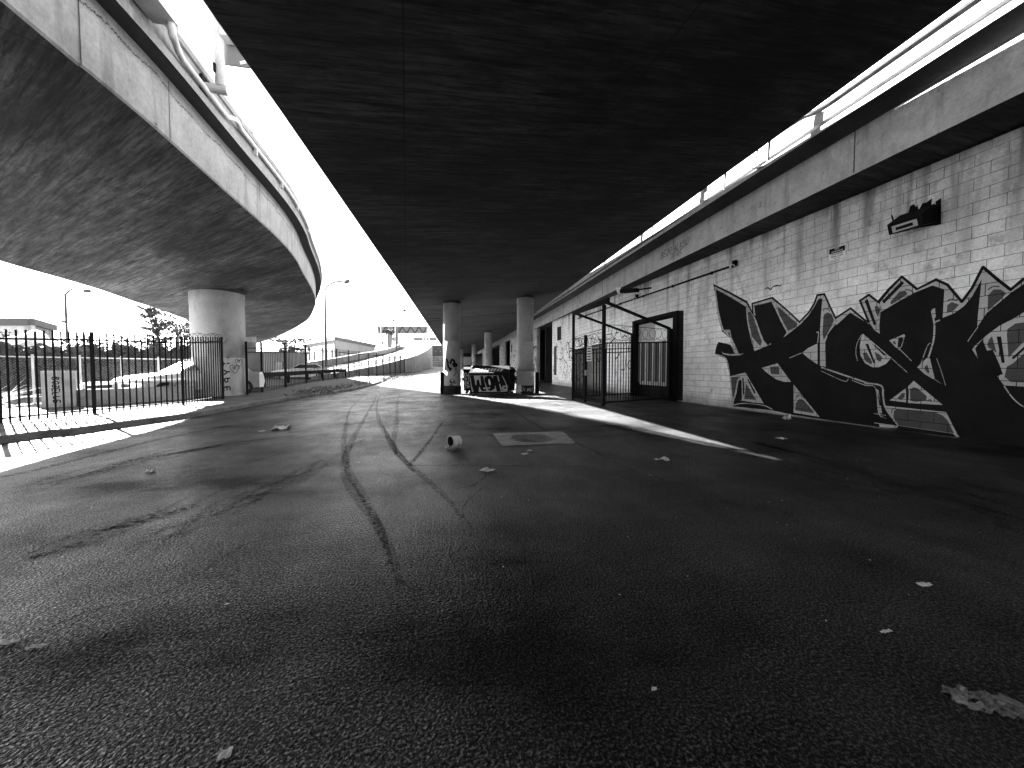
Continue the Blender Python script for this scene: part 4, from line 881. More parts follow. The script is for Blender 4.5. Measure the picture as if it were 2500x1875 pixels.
crumple(1405, 973, 13, 'white crumpled bag at the foot of the iron cage', seed=9, hz=.9)
crumple(1922, 1025, 17, 'white bag against the foot of the graffiti wall', seed=10, hz=.8)
crumple(1907, 1072, 17, 'pale scrap on the ground before the graffiti wall', seed=11)
crumple(12, 1573, 26, 'white shred at the left edge of the road', asp=.25, seed=12)
crumple(93, 1581, 22, 'pale shred just right of the shred at the left edge', asp=.25, seed=13)
crumple(550, 1845, 18, 'small white twig-like scrap at the bottom left', asp=.6, seed=14)
crumple(640, 1054, 12, 'small white scrap left of the crumpled paper on the road', seed=15, asp=.5)
crumple(368, 1152, 12, 'tiny pale cube of litter near the sunlit road edge', seed=16, hz=.8)
crumple(570, 984, 26, 'torn white paper on the sidewalk by the thick column', seed=17, asp=.4)
# flecks: countless bits of grit and litter, denser on the right
mb = MB(); rr = random.Random(99)
for k in range(760):
    x = rr.uniform(-4.5, 8.9); y = rr.uniform(1.0, 17) if rr.random() < .75 else rr.uniform(1, 7)
    if x < 1 and rr.random() < .6: continue
    s_ = rr.uniform(.003, .010) * (1.8 if rr.random() < .12 else 1); a = rr.uniform(0, 3.1); dx, dy = math.cos(a) * s_, math.sin(a) * s_; e = rr.uniform(.3, .7)
    mb.add([(x - dx, y - dy, .004), (x + dy * e, y - dx * e, .006 + s_ * .2), (x + dx, y + dy, .005), (x - dy * e, y + dx * e, .006)], [(0, 1, 2, 3)])
o = mb.build('litter_flecks', MAT['paper']); kind(o, 'stuff'); o['label'] = 'scattered pale flecks of grit and litter over the road'; o['category'] = 'litter'

# ================================================================== FENCES ON THE LEFT
def line_pts(px): return [onZ(a, b_, SW) for a, b_ in px]
F1 = T('iron_fence', 'black iron picket fence along the sunlit sidewalk at left', 'fence', (-9, 11, SW))
pb = line_pts([(0, 1034), (231, 1010), (448, 990), (545, 975)])
b_m1 = pb[0] + (pb[0] - pb[1]) * 1.2; tops = [topz(b_m1, 790), topz(pb[0], 803), topz(pb[1], 811), topz(pb[2], 822), topz(pb[3], 823)]
rt_ = [topz(pb[0], 821) - .0] ; pb = [b_m1] + pb
tops[0] = tops[1]; rails_z = [tops[0] - .19, tops[1] - .19, tops[2] - .19, tops[3] - .19, tops[4] - .16]
for k in range(4):
    a, b_ = pb[k], pb[k + 1]; L = math.dist(a[:2], b_[:2]); n_ = int(L / .148)
    for i in range(1, n_):
        t_ = i / n_; x, y = a[0] + (b_[0] - a[0]) * t_, a[1] + (b_[1] - a[1]) * t_
        picket(F1, x, y, SW - .0, round(tops[k] + (tops[k + 1] - tops[k]) * t_, 1) if False else tops[k] + (tops[k + 1] - tops[k]) * t_, .025)
    MB().bar((a[0], a[1], rails_z[k]), (b_[0], b_[1], rails_z[k + 1]), .03, .04).build('rail', MAT['steel_black'], F1)
    MB().bar((a[0], a[1], SW + .1), (b_[0], b_[1], SW + .1), .03, .04).build('rail', MAT['steel_black'], F1)
for k in range(5): MB().box((pb[k][0], pb[k][1], (tops[k] + SW) / 2), (.055, .055, tops[k] - SW + (.02 if k in (2, 3) else 0))).build('post', MAT['steel_black'], F1)
coil(pb[3], pb[4], tops[3] - .05, tops[4] - .05, .16, .26, F1); coil(pb[2], pb[3], tops[2] + .02, tops[3], .13, .62, F1, .004)
# chain link behind it
F2 = T('chain_link_fence', 'grey chain link fence behind the iron pickets', 'fence', (-11, 13, .2))
ca, cb_ = depth(-200, 960, 10.6), depth(470, 950, 15.5); ca[2] = cb_[2] = .3; HZ = 1.62
def chain(parent, a, b_, z0, z1, step, th):
    L = math.dist(a[:2], b_[:2]); h = z1 - z0; mb = MB(); dx, dy = (b_[0] - a[0]) / L, (b_[1] - a[1]) / L
    k = -h
    while k < L:
        for sg in (1, -1):
            s0, s1 = (k, k + h) if sg > 0 else (k + h, k); za_, zb2 = z0, z1
            def cl_(s, z, s2, z2):
                if s < 0: z = z + (z2 - z) * (0 - s) / (s2 - s); s = 0
                if s > L: z = z + (z2 - z) * (L - s) / (s2 - s); s = L
                return s, z
            A_, B_ = cl_(s0, za_, s1, zb2), cl_(s1, zb2, s0, za_)
            if abs(A_[0] - B_[0]) > .02:
                p, q = Vector((a[0] + dx * A_[0], a[1] + dy * A_[0], A_[1])), Vector((a[0] + dx * B_[0], a[1] + dy * B_[0], B_[1])); d, sx, ux = frame(q - p)
                mb.add([p + ux * th, q + ux * th, q - ux * th, p - ux * th], [(0, 1, 2, 3)])
        k += step
    return kind(mb.build('wire_mesh', MAT['steel_grey'], parent), 'stuff')
chain(F2, ca, cb_, .2, HZ, .085, .0008)
MB().tube([(ca[0], ca[1], HZ), (cb_[0], cb_[1], HZ)], .022, 6).build('top_rail', MAT['steel_grey'], F2)
for k in range(7):
    q = ca + (cb_ - ca) * k / 6; MB().tube([(q[0], q[1], .1), (q[0], q[1], HZ + .08)], .03, 8).build('post', MAT['steel_grey'], F2)
# farther iron fence along the road
F3 = T('iron_fence', 'long black iron fence running away beside the road past the thick column', 'fence', (-8, 25, .3))
n2 = [(604, 957, 835), (640, 953, 836), (697.5, 946, 838), (748, 936, 842), (789, 930, 848), (823, 926, 852), (852, 923.5, 855.5), (877, 921, 858), (900, 918.5, 860.5), (920, 916.5, 862.5), (936, 915, 864), (952, 913, 866), (965, 911.5, 867.5), (977, 910.5, 868.5), (988, 909.5, 869.5)]
bb = [onG(a, b_, .30) for a, b_, c in n2]; tt = [topz(p, c) for p, (a, b_, c) in zip(bb, n2)]
cnt = 0
for k in range(len(bb) - 1):
    a, b_ = bb[k], bb[k + 1]; L = math.dist(a[:2], b_[:2]); n_ = (14, 14, 16, 13, 11, 9)[min(k, 5)]
    for i in range(1, n_):
        if cnt > 296: break
        t_ = i / n_; cnt += 1; picket(F3, a[0] + (b_[0] - a[0]) * t_, a[1] + (b_[1] - a[1]) * t_, a[2] + (b_[2] - a[2]) * t_ - .05, tt[k] + (tt[k + 1] - tt[k]) * t_, .017 if k < 2 else .026)
    for z_a, z_b in ((tt[k] - .25, tt[k + 1] - .25), (a[2] + .1, b_[2] + .1)): MB().bar((a[0], a[1], z_a), (b_[0], b_[1], z_b), .03, .04).build('rail', MAT['steel_black'], F3)
for k, p in enumerate(bb): MB().box((p[0], p[1], (tt[k] + p[2]) / 2 - .05), (.075, .075, tt[k] - p[2] + .14)).build('post', MAT['steel_black'], F3)

# ================================================================== SURROUNDINGS BEHIND AND BESIDE THE CAMERA (unseen, added to cut ambient light)
bw_ = kind(T('block_wall', 'continuation of the block wall beside the camera, outside the view', 'wall', (WX, -30, 0)), 'structure')
MB().box((WX + .16, -34, 2.5), (.3, 71.0, 5.2)).build('wall_face', MAT['block'], bw_)
wh = kind(T('left_light_blocker', 'dark block added left of the camera to cut ambient light, unseen', 'building', (-15, -30, 0)), 'structure')
MB().box((-17.5, -31, 3.4), (7, 74, 6.8)).build('wall', MAT['interior'], wh); MB().box((-17.5, -31, 6.95), (7.4, 74.4, .3)).build('roof', MAT['facade_trim'], wh)  # unseen block, added to keep light out from the left
ab = kind(T('rear_light_blocker', 'added unseen wall under the viaducts behind the camera, blocks ambient light', 'rear_light_blocker', (0, -62, 0)), 'structure')
MB().box((0, -63, 3.5), (30, 2, 7.2)).build('wall', MAT['interior'], ab)  # unseen end wall, added to cut light from behind

# ================================================================== LEFT BACKGROUND
def gz(x, y): return g(y) + SW
# sign pole on the left viaduct
SP = T('sign_pole', 'pale pole with signal box and dark sign panel rising from the curved viaduct', 'sign', edge_l(7.3, .55, 1.3))
pb0 = edge_l(7.45, .52, 1.2); MB().tube([pb0, (pb0[0], pb0[1], pb0[2] + 3.2)], .07, 14).build('pole', MAT['pipe'], SP, True)
zq = pb0[2]
MB().box((pb0[0] - .04, pb0[1] - .06, zq + .25), (.03, .08, .14)).build('hand_hole', MAT['steel_black'], SP)
MB().box((pb0[0] + .14, pb0[1] - .02, zq + .95), (.14, .2, .38)).build('signal_box', MAT['pipe'], SP)
MB().bar((pb0[0] + .18, pb0[1] - .04, zq + .78), (pb0[0] + .36, pb0[1] + .06, zq + .66), .03).build('arm', MAT['steel_grey'], SP)
pnl = MB().box((pb0[0] + .26, pb0[1] + .12, zq + .95), (.5, .03, 1.0)).build('panel', MAT['signback'], SP)
mb = MB(); fs_ = lambda u, v: (pb0[0] + u, pb0[1] + .1, zq + v)
for k, c in enumerate(((.38, .56), (.40, .70), (.42, .84), (.40, .98))): ribbon([(c[0] - .12, c[1] - .06), (c[0] + .1, c[1] + .02)], .05, fs_, mb)
mb.build('white_strokes', MAT['white'], pnl)

def lamp_post(px, ptop, pbase_depth, arm_px, arm_py, label, r=.07):
    p = depth(px, ptop, pbase_depth); z0 = gz(p[0], p[1]); t = T('street_lamp', label, 'street lamp', (p[0], p[1], z0), 'street lamps beyond the fences'); r *= 1.5
    MB().tube([(p[0], p[1], z0 - .1), (p[0], p[1], p[2])], [r, r * .7], 10).build('pole', MAT['lamp_paint'], t, True)
    e = depth(arm_px, arm_py, pbase_depth * .985); v = Vector(e) - Vector(p); lift = v.length * .13
    P = [Vector(p) + v * k / 5 + Vector((0, 0, lift * math.sin(math.pi * k / 5) * 1.0)) for k in range(6)]
    P[0] = Vector(p) - Vector((0, 0, .15)); MB().tube(smooth2(P, 3), r * .6, 7).build('arm', MAT['lamp_paint'], t, True)
    d = v.normalized(); MB().tube([Vector(e) - d * .1, Vector(e) + d * .15, Vector(e) + d * .5, Vector(e) + d * .62], [r * .6, r * 1.5, r * 1.4, r * .3], 8).build('lamp_head', MAT['lamp_paint'], t, True)
    return t
lamp_post(159, 716, 30, 206, 711, 'tall street lamp at far left with its arm to the right')
lamp_post(202, 797, 62, 162, 787, 'distant lamp with its arm to the left beside the tall left lamp', .09)
lamp_post(793, 704, 42, 842, 689, 'tall street lamp beyond the fence right of the curved viaduct', .1)
lamp_post(966, 768, 80, 985, 759, 'street lamp in front of the billboard frame', .14)
lamp_post(931, 792, 105, 958, 783, 'farther lamp left of the billboard frame post', .14)
for px, tp, d_, lab in ((754, 790, 70, 'thin far pole beneath the curved viaduct edge'), (999, 818, 120, 'thin pole with small plate right of the billboard post'), (1040, 812, 130, 'thin far pole at the right end of the billboard')):
    p = depth(px, tp, d_); t = T('light_pole', lab, 'pole', p); MB().tube([(p[0], p[1], g(p[1])), p], .09, 8).build('pole', MAT['steel_grey'], t, True)
    MB().box((p[0], p[1] - .1, p[2] * .45 + .6), (.5, .05, .6)).build('plate', MAT['signback'], t)

# foliage helper: leaf-sized faces through a volume
def leaves(mb, c, rad, n_, size, seed=0, flat=1.0, droop=0.0):
    rr = random.Random(seed)
    for _ in range(n_):
        while True:
            p = Vector((rr.uniform(-1, 1), rr.uniform(-1, 1), rr.uniform(-1, 1)))
            if p.length <= 1 and rr.random() < .35 + .65 * p.length: break
        q = Vector((c[0] + p.x * rad[0], c[1] + p.y * rad[1], c[2] + p.z * rad[2])); s_ = size * rr.uniform(.5, 1.4)
        d = Vector((rr.gauss(0, 1), rr.gauss(0, 1), rr.gauss(0, .6) - droop)).normalized(); u = d.cross(Vector((rr.gauss(0, 1), rr.gauss(0, 1), rr.gauss(0, 1)))).normalized()
        mb.add([q - d * s_, q + u * s_ * .38, q + d * s_, q - u * s_ * .38], [(0, 1, 2, 3)])
    return mb
def tree(px, py, d_, R, H_, label, nl, size, seed, trunk=.16, name='leafy_tree'):
    c = depth(px, py, d_); z0 = gz(c[0], c[1]); t = T(name, label, 'tree', (c[0], c[1], z0)); rr = random.Random(seed)
    limbs = MB().tube([(c[0], c[1], z0 - .1), (c[0] + .1, c[1], z0 + (c[2] - z0) * .5), (c[0], c[1], c[2] + H_ * .3)], [trunk, trunk * .75, trunk * .3], 8)
    mb = MB()
    for k in range(16):
        a = rr.uniform(0, 6.3); e = Vector((c[0] + math.cos(a) * R * rr.uniform(.3, .85), c[1] + math.sin(a) * R * rr.uniform(.3, .85), c[2] + rr.uniform(-.75, .85) * H_))
        limbs.tube([(c[0], c[1], c[2] - H_ * .4 + rr.uniform(0, .4) * H_), e], [trunk * .35, trunk * .1], 5)
        leaves(mb, e, (R * .42, R * .42, H_ * .3), nl // 16, size, seed * 50 + k)
    limbs.build('trunk', MAT['bark'], t, True); mb.build('crown', MAT['leaf_dark'], t); return t
tree(432, 806, 33, 1.9, 1.7, 'loose broadleaf tree partly hidden by the thick column', 2600, .12, 3)
# feathery dark conifer
cf = depth(392, 800, 31); z0 = gz(cf[0], cf[1]); t = T('conifer_tree', 'leaning dark feathery conifer left of the thick column', 'tree', (cf[0], cf[1], z0)); mb = MB(); lb = MB(); rr = random.Random(17)
tip = np.array([cf[0] - 1.0, cf[1], cf[2] + 1.5]); root = np.array([cf[0] + .9, cf[1], z0]); lb.tube([root, tip], [.16, .03], 8)
for k in range(46):
    t_ = rr.uniform(.28, 1); o_ = root + (tip - root) * t_; a = rr.uniform(0, 6.3); Lh = 1.7 * (1.08 - t_) + .3; e = o_ + np.array([math.cos(a) * Lh, math.sin(a) * Lh, .15 + .3 * t_ * Lh]); lb.tube([o_, e], [.03, .008], 4)
    for j in range(8): leaves(mb, o_ + (e - o_) * (j + 1) / 8, (.16, .16, .10), 7, .13, k * 9 + j)
lb.build('trunk', MAT['bark'], t); mb.build('crown', MAT['leaf_dark'], t)
tree(712, 846, 72, 3.4, 1.5, 'round pale bush top behind the far fence', 900, .3, 5, .2)
# ivy hedge behind the chain link
hg = T('ivy_hedge', 'dense dark ivy hedge with sunlit top behind the chain link fence', 'hedge', depth(230, 930, 17)); ha, hb = depth(-160, 900, 13.2), depth(505, 900, 20.0)
mb = MB(); cor = MB(); prev = None; rr = random.Random(31)
for k in range(64):
    c = ha + (hb - ha) * k / 63; zt = 2.25 + .18 * math.sin(k * .7) + .12 * math.sin(k * 1.9) + .25 * k / 63; cor.box((c[0] - .1, c[1] + .15, zt / 2 - .12), (.42, .55, zt - .35), .4)
    for j in range(7): leaves(mb, (c[0] + rr.uniform(-.25, .25), c[1] + rr.uniform(-.35, .1), .35 + (zt - .45) * j / 6), (.3, .3, .26), 26, .085, k * 20 + j, droop=.5)
mb.build('leaves', MAT['leaf_dark'], hg); cor.build('hedge_core', MAT['leaf_dark'], hg)  # second mesh: solid core boxes added to block see-through
# dry palm fronds
fr = T('frond_pile', 'pile of dry pale palm fronds behind the fence at far left', 'fronds', depth(25, 990, 10)); b0 = onZ(10, 990, .2)
for k in range(46):
    rr = random.Random(k); a = math.radians(rr.uniform(-25, 75)); L = rr.uniform(.5, 1.25); o_ = Vector((b0[0] - .5 + rr.uniform(-.3, .3), b0[1] + rr.uniform(-.3, .4), .2 + rr.uniform(0, .25))); d = (Vector(RT) * math.cos(a) + Vector((0, 0, 1)) * math.sin(a) * .7 + Vector(FW) * rr.uniform(-.4, .4)).normalized()
    P = [o_ + d * L * j / 4 - Vector((0, 0, .12 * (j / 4) ** 2)) for j in range(5)]; L2 = [p + Vector((0, 0, .022 * (1 - i / 4.4))) for i, p in enumerate(P)]; R2 = [p - Vector((0, 0, .022 * (1 - i / 4.4))) for i, p in enumerate(P)]
    MB().strip(L2, R2).build('frond', MAT['leaf_pale'], fr)
# yard walls, pipe rail
yw = T('yard_wall', 'pale stub of yard wall with a dark vertical tag behind the fence', 'wall', onZ(145, 985, .2)); a, b_ = depth(103, 940, 11.0), depth(186, 940, 11.4)
def wallbox(parent, a, b_, z0, z1, th, m, name='wall_face'): return MB().bar((a[0], a[1], (z0 + z1) / 2), (b_[0], b_[1], (z0 + z1) / 2), th, z1 - z0).build(name, m, parent)
wallbox(yw, a, b_, .05, 1.18, .2, MAT['lowwall'])
dirw = Vector((b_[0] - a[0], b_[1] - a[1], 0)).normalized(); nrm = Vector((dirw.y, -dirw.x, 0)); fy = lambda u, v: tuple(Vector((a[0], a[1], 0)) + dirw * u + nrm * .104 + Vector((0, 0, v)))
mb = MB(); tagtext('BOZELLE', .12, lambda u, v: fy(.28 + v, 1.0 - u), 0, -.06, mb, 3, .1, .025); mb.build('spray_tag', MAT['paint_black'], yw)
lw = T('yard_wall', 'long low pale wall between the fence and the ivy hedge', 'wall', onZ(290, 985, .2)); a2, b2 = depth(186, 950, 11.45), depth(470, 945, 14.2); wallbox(lw, a2, b2, .05, .62, .22, MAT['lowwall'])
pr = T('barrier_rail', 'white horizontal pipe rail above the low yard wall', 'railing', onZ(290, 950, .6)); MB().tube([(a2[0], a2[1] + .2, .78), (b2[0], b2[1] + .2, .84)], .055, 10).build('rail', MAT['white'], pr, True)
for k in range(5):
    q = a2 + (b2 - a2) * k / 4; MB().box((q[0], q[1] + .2, .62), (.1, .1, .3)).build('support', MAT['lowwall'], pr)
# tarp thrown over the hedge
tp = depth(75, 826, 14); mb = MB(); V = []; nu, nv = 16, 10; rr = random.Random(8)
for j in range(nv):
    for i in range(nu):
        u, v = i / (nu - 1), j / (nv - 1); q = tp + RT * (u - .5) * 1.7 + FW * (v - .5) * 1.0; V.append((q[0], q[1], 2.15 + .45 * math.sin(math.pi * u) * math.sin(math.pi * min(max(v, .02), .98)) + .1 * math.sin(u * 9 + v * 4) + rr.uniform(-.03, .03)))
mb.add(V, [(j * nu + i, j * nu + i + 1, (j + 1) * nu + i + 1, (j + 1) * nu + i) for j in range(nv - 1) for i in range(nu - 1)]); tag(mb.build('tarp', MAT['white'], None, True), 'white tarpaulin heaped on the hedge top at far left', 'tarp')

# parked white car behind the fence
def car(org, yaw, label, s=1.0):
    t = T('parked_car', label, 'car', org); cs, sn = math.cos(yaw), math.sin(yaw)
    def W(x, y, z): return (org[0] + (x * cs - y * sn) * s, org[1] + (x * sn + y * cs) * s, org[2] + z * s)
    prof = [(2.2, .34), (2.26, .52), (2.2, .70), (1.95, .80), (.95, .95), (.55, 1.02), (-.1, 1.40), (-1.2, 1.42), (-1.75, 1.08), (-2.15, 1.02), (-2.22, .6), (-2.15, .34)]
    def body(pr, hw, hw2, zc): return [[(x, sgn * (hw if z < zc else hw2), z) for x, z in pr] for sgn in (-1, 1)]
    lo = [(2.15, .3), (2.24, .42), (2.24, .56), (2.12, .72), (1.75, .83), (.95, .93), (-1.75, .98), (-2.15, .95), (-2.22, .6), (-2.15, .3)]
    mb = MB(); n_ = len(lo)
    ring = []
    for yy, k in ((-.80, .93), (-.86, 1.0), (.86, 1.0), (.80, .93)): ring.append([W(x * (.99 if abs(yy) < .85 else 1), yy, z if abs(yy) > .85 else z + .035) for x, z in lo])
    ring = [[W(x, -.86, .3 + (z - .3) * .86) for x, z in lo], [W(x, -.78, z) for x, z in lo], [W(x + (.05 if x > 1.7 else 0), 0, z + .03) for x, z in lo], [W(x, .78, z) for x, z in lo], [W(x, .86, .3 + (z - .3) * .86) for x, z in lo]]
    for a_, b2_ in zip(ring[:-1], ring[1:]): mb.strip(a_, b2_)
    mb.poly(ring[0]); mb.poly(ring[-1][::-1]); mb.build('body', MAT['white'], t, False)
    cab = [(.85, .95), (.15, 1.38), (-1.15, 1.42), (-1.8, .98)]
    mb = MB(); r2 = [[W(x, sgn * (.74 if z < 1.1 else .6), z) for x, z in cab] for sgn in (-1, 1)]; mb.strip(r2[0], r2[1]); mb.poly(r2[0]); mb.poly(r2[1][::-1]); mb.build('cabin', MAT['white'], t)
    MB().poly([W(.83, -.66, 1.0), W(.83, .66, 1.0), W(.2, .55, 1.375), W(.2, -.55, 1.375)]).build('windshield', MAT['glass_dark'], t)
    for sgn in (-1, 1): MB().poly([W(.68, sgn * .742, 1.02), W(.12, sgn * .625, 1.34), W(-1.1, sgn * .63, 1.36), W(-1.6, sgn * .742, 1.04)]).build('side_window', MAT['glass_dark'], t)
    for sgn in (-1, 1):
        MB().poly([W(2.19, sgn * .76, .60), W(2.245, sgn * .42, .60), W(2.2, sgn * .42, .72), W(2.1, sgn * .76, .73)]).build('headlight', MAT['glass_lens'], t)
    MB().box(W(2.265, 0, .47), (.03, 1.3 * s, .2 * s), yaw).build('grille', MAT['glass_dark'], t)
    MB().box(W(2.30, 0, .42), (.02, .32 * s, .15 * s), yaw).build('license_plate', MAT['white'], t)
    MB().box(W(2.24, 0, .29), (.1, 1.55 * s, .1 * s), yaw).build('bumper', MAT['steel_black'], t)
    for x in (1.35, -1.35):
        for sgn in (-1, 1):
            w_ = MB().lathe(W(x, sgn * .80, .31), [(.19, -.1), (.31, -.1), (.33, -.06), (.33, .06), (.31, .1), (.19, .1)], 20, (-sn, cs, 0)).build('wheel', MAT['rubber'], t)
            MB().lathe(W(x, sgn * .80, .31), [(0, -.08), (.2, -.09), (.2, .09), (0, .08)], 14, (-sn, cs, 0)).build('rim', MAT['steel_grey'], w_)
    return t
cp = depth(478, 955, 15.3); car((cp[0], cp[1], .16), math.radians(-125), 'white parked car nose-out between the fence and the thick column')
cp = depth(735, 905, 33); car((cp[0], cp[1], gz(cp[0], cp[1])), math.radians(200), 'pale parked car beyond the far iron fence')

# white cabin with a dark window beyond the far fence
ck = depth(660, 900, 34); t = T('site_cabin', 'white cabin with one dark window behind the far fence', 'cabin', ck); z0 = gz(ck[0], ck[1])
MB().box((ck[0], ck[1] + 1.3, z0 + 1.2), (4.6, 2.4, 2.3), -.3).build('wall', MAT['facade'], t); wn = onX(680, 881, ck[0] + .78)
MB().box((ck[0] + .85, ck[1] - .22, z0 + 1.15), (.62, .1, .75), -.3).build('window', MAT['glass_dark'], t)
MB().box((ck[0], ck[1] + 1.3, z0 + 2.4), (4.8, 2.6, .12), -.3).build('roof', MAT['facade_trim'], t)

# steel guard rail just behind the far iron fence
gr_ = T('guard_rail', 'dark steel guard rail behind the far iron fence', 'guard rail', bb[2]); gp = [p + np.array([-1.3, .9, 0]) for p in bb[:8]]
for dz, w_ in ((.62, .28),): MB().strip([(p[0], p[1], p[2] + dz + w_ / 2) for p in gp], [(p[0], p[1], p[2] + dz - w_ / 2) for p in gp]).build('beam', MAT['steel_black'], gr_)
for p in gp: MB().box((p[0] - .06, p[1], p[2] + .3), (.14, .14, .8)).build('post', MAT['steel_black'], gr_)

# rising ramp with retaining wall, parapet rail and posts
RP = T('ramp', 'rising ramp with grey retaining wall and railing beyond the far fence', 'ramp')
rp = [(770, 934, 921), (830, 927, 911), (879, 922, 902), (930, 917, 893), (975, 911.5, 882), (1015, 906.5, 871), (1033, 903, 864), (1046, 899.5, 857), (1055, 897.5, 850), (1061, 896.5, 842)]
rb = [onG(a_, b2_, .12) + np.array([-.5, .5, 0]) for a_, b2_, c in rp]; rtp = [topz(p, c) for p, (a_, b2_, c) in zip(rb, rp)]
bot = [(p[0], p[1], g(p[1]) - .3) for p in rb]; topl = [(p[0], p[1], z_) for p, z_ in zip(rb, rtp)]; inn = [(p[0] - .3, p[1] + .1, z_) for p, z_ in zip(rb, rtp)]; road = [(p[0] - .3, p[1] + .1, z_ - .35) for p, z_ in zip(rb, rtp)]; lft = [(p[0] - 7.5, p[1] + 2.5, z_ - .35) for p, z_ in zip(rb, rtp)]
MB().strip(bot, topl).strip(topl, inn).strip(inn, road).build('retaining_wall', MAT['retaining'], RP); MB().strip(road, lft).build('ramp_surface', MAT['sidewalk'], RP)
MB().strip(lft, [(x, y, z_ + .8) for x, y, z_ in lft]).strip([(x, y, z_ + .8) for x, y, z_ in lft], [(x - .3, y, z_ + .8) for x, y, z_ in lft]).strip([(x - .3, y, z_ + .8) for x, y, z_ in lft], [(x - .3, y, -.2) for x, y, z_ in lft]).build('parapet', MAT['parapet'], RP)
for dz in (.32, .6): MB().tube([(x - .12, y, z_ + dz) for x, y, z_ in topl], .05, 6).build('rail', MAT['steel_grey'], RP)
for k in range(len(topl) - 1):
    for j in range(3):
        q = np.array(topl[k]) + (np.array(topl[k + 1]) - np.array(topl[k])) * j / 3; MB().box((q[0] - .12, q[1], q[2] + .3), (.1, .1, .62)).build('rail_post', MAT['steel_grey'], RP)
# slat barrier at the far end under the centre viaduct
sb = T('slat_barrier', 'grey horizontal slat barrier at the far end of the road', 'barrier', onG(1068, 897)); p0, p1 = onG(1054, 896.5), onG(1086, 896.5); zt = topz(p0, 858); z0 = p0[2]
for k in range(7):
    z_ = z0 + (zt - z0) * (k + .5) / 7; MB().bar((p0[0], p0[1], z_), (p1[0], p1[1], z_), .08, (zt - z0) / 7 * .86).build('slat', MAT['retaining'] if k < 5 else MAT['interior'], sb)
for k in range(4):
    q = p0 + (p1 - p0) * k / 3; MB().box((q[0], q[1] + .1, (z0 + zt) / 2), (.14, .1, zt - z0 + .4)).build('post', MAT['retaining'], sb)
# white box truck far under the viaduct
tk = onG(1134, 898); t = T('box_truck', 'white box truck parked far away under the dark viaduct', 'truck', tk); sc_ = np.linalg.norm(tk - C0) / F; wd_ = 34 * sc_; hh = 26 * sc_; z0 = tk[2]
MB().box((tk[0], tk[1] + 2, z0 + hh * .62), (wd_, 3, hh * .8)).build('cargo_box', MAT['white'], t); MB().box((tk[0], tk[1] + 2, z0 + hh * .16), (wd_ * .95, 2.6, hh * .14)).build('chassis', MAT['steel_black'], t)
for k in (-.36, .3): MB().lathe((tk[0] + wd_ * k, tk[1] + .5, z0 + hh * .14), [(0, -.15), (hh * .15, -.15), (hh * .15, .15), (0, .15)], 16, (0, 1, 0)).build('wheel', MAT['rubber'], t)
bk2 = T('concrete_wall', 'dark wall closing the far end under the viaduct', 'wall', (4, 120, 2)); MB().box((8, 118, 4), (18, .4, 9)).build('wall_face', MAT['interior'], bk2)

# far low building with cornice and windows
fbz = 0.0
def building_face(t, A3, B3, zb, zt, wins, m):
    """face from A3 to B3; wins are (u0,u1,v0,v1) fractions, each with frame, mullions"""
    A3, B3 = Vector((A3[0], A3[1], 0)), Vector((B3[0], B3[1], 0)); d = (B3 - A3); L = d.length; d.normalize(); nv_ = Vector((d.y, -d.x, 0))
    if nv_.dot(Vector((-A3.x, -A3.y, 0))) < 0: nv_ = -nv_
    MB().bar(A3 + Vector((0, 0, (zb + zt) / 2)) - nv_ * .2, B3 + Vector((0, 0, (zb + zt) / 2)) - nv_ * .2, .4, zt - zb).build('wall', m, t)
    MB().bar(A3 + Vector((0, 0, zt - .1)) + nv_ * .1, B3 + Vector((0, 0, zt - .1)) + nv_ * .1, .4, .7).build('cornice', MAT['facade_trim'], t)
    for u0, u1, v0, v1 in wins:
        p = A3 + d * L * u0 + nv_ * .06; q = A3 + d * L * u1 + nv_ * .06; z0, z1 = zb + (zt - zb) * v0, zb + (zt - zb) * v1
        w_ = MB().bar(p + Vector((0, 0, (z0 + z1) / 2)), q + Vector((0, 0, (z0 + z1) / 2)), .1, z1 - z0).build('window', MAT['facade_trim'], t)
        for k in range(3):
            a_, b2_ = p.lerp(q, (k + .12) / 3), p.lerp(q, (k + .88) / 3); MB().bar(a_ + Vector((0, 0, (z0 + z1) / 2)) + nv_ * .06, b2_ + Vector((0, 0, (z0 + z1) / 2)) + nv_ * .06, .04, (z1 - z0) * .9).build('pane', MAT['glass_dark'], w_)
fb_ = T('office_building', 'pale low building with grey cornice and window row beyond the ramp', 'building'); c0_, cL_, cR_ = depth(820, 830, 82), depth(738, 832, 100), depth(916, 834, 108); zt = depth(820, 825, 82)[2]
building_face(fb_, c0_, cR_, .5, zt, [(.06, .2, .25, .62), (.34, .46, .25, .62), (.6, .71, .25, .62), (.8, .9, .25, .62)], MAT['facade']); building_face(fb_, cL_, c0_, .5, zt, [(.1, .4, .3, .7), (.6, .9, .3, .7)], MAT['facade'])
MB().poly([(c0_[0], c0_[1], zt), (cR_[0], cR_[1], zt), (cR_[0] + cL_[0] - c0_[0], cR_[1] + cL_[1] - c0_[1], zt), (cL_[0], cL_[1], zt)]).build('roof', MAT['facade_trim'], fb_)
lb_ = T('workshop_building', 'flat roofed grey building behind the hedge at far left', 'building'); a_, b2_, c3_ = depth(-60, 800, 40), depth(75, 800, 40), depth(131, 800, 46); z1_, z2_ = depth(0, 784, 40)[2], depth(120, 794, 44)[2]
building_face(lb_, a_, b2_, .2, z1_, [], MAT['lowwall']); building_face(lb_, b2_, c3_, .2, z2_, [], MAT['retaining'])
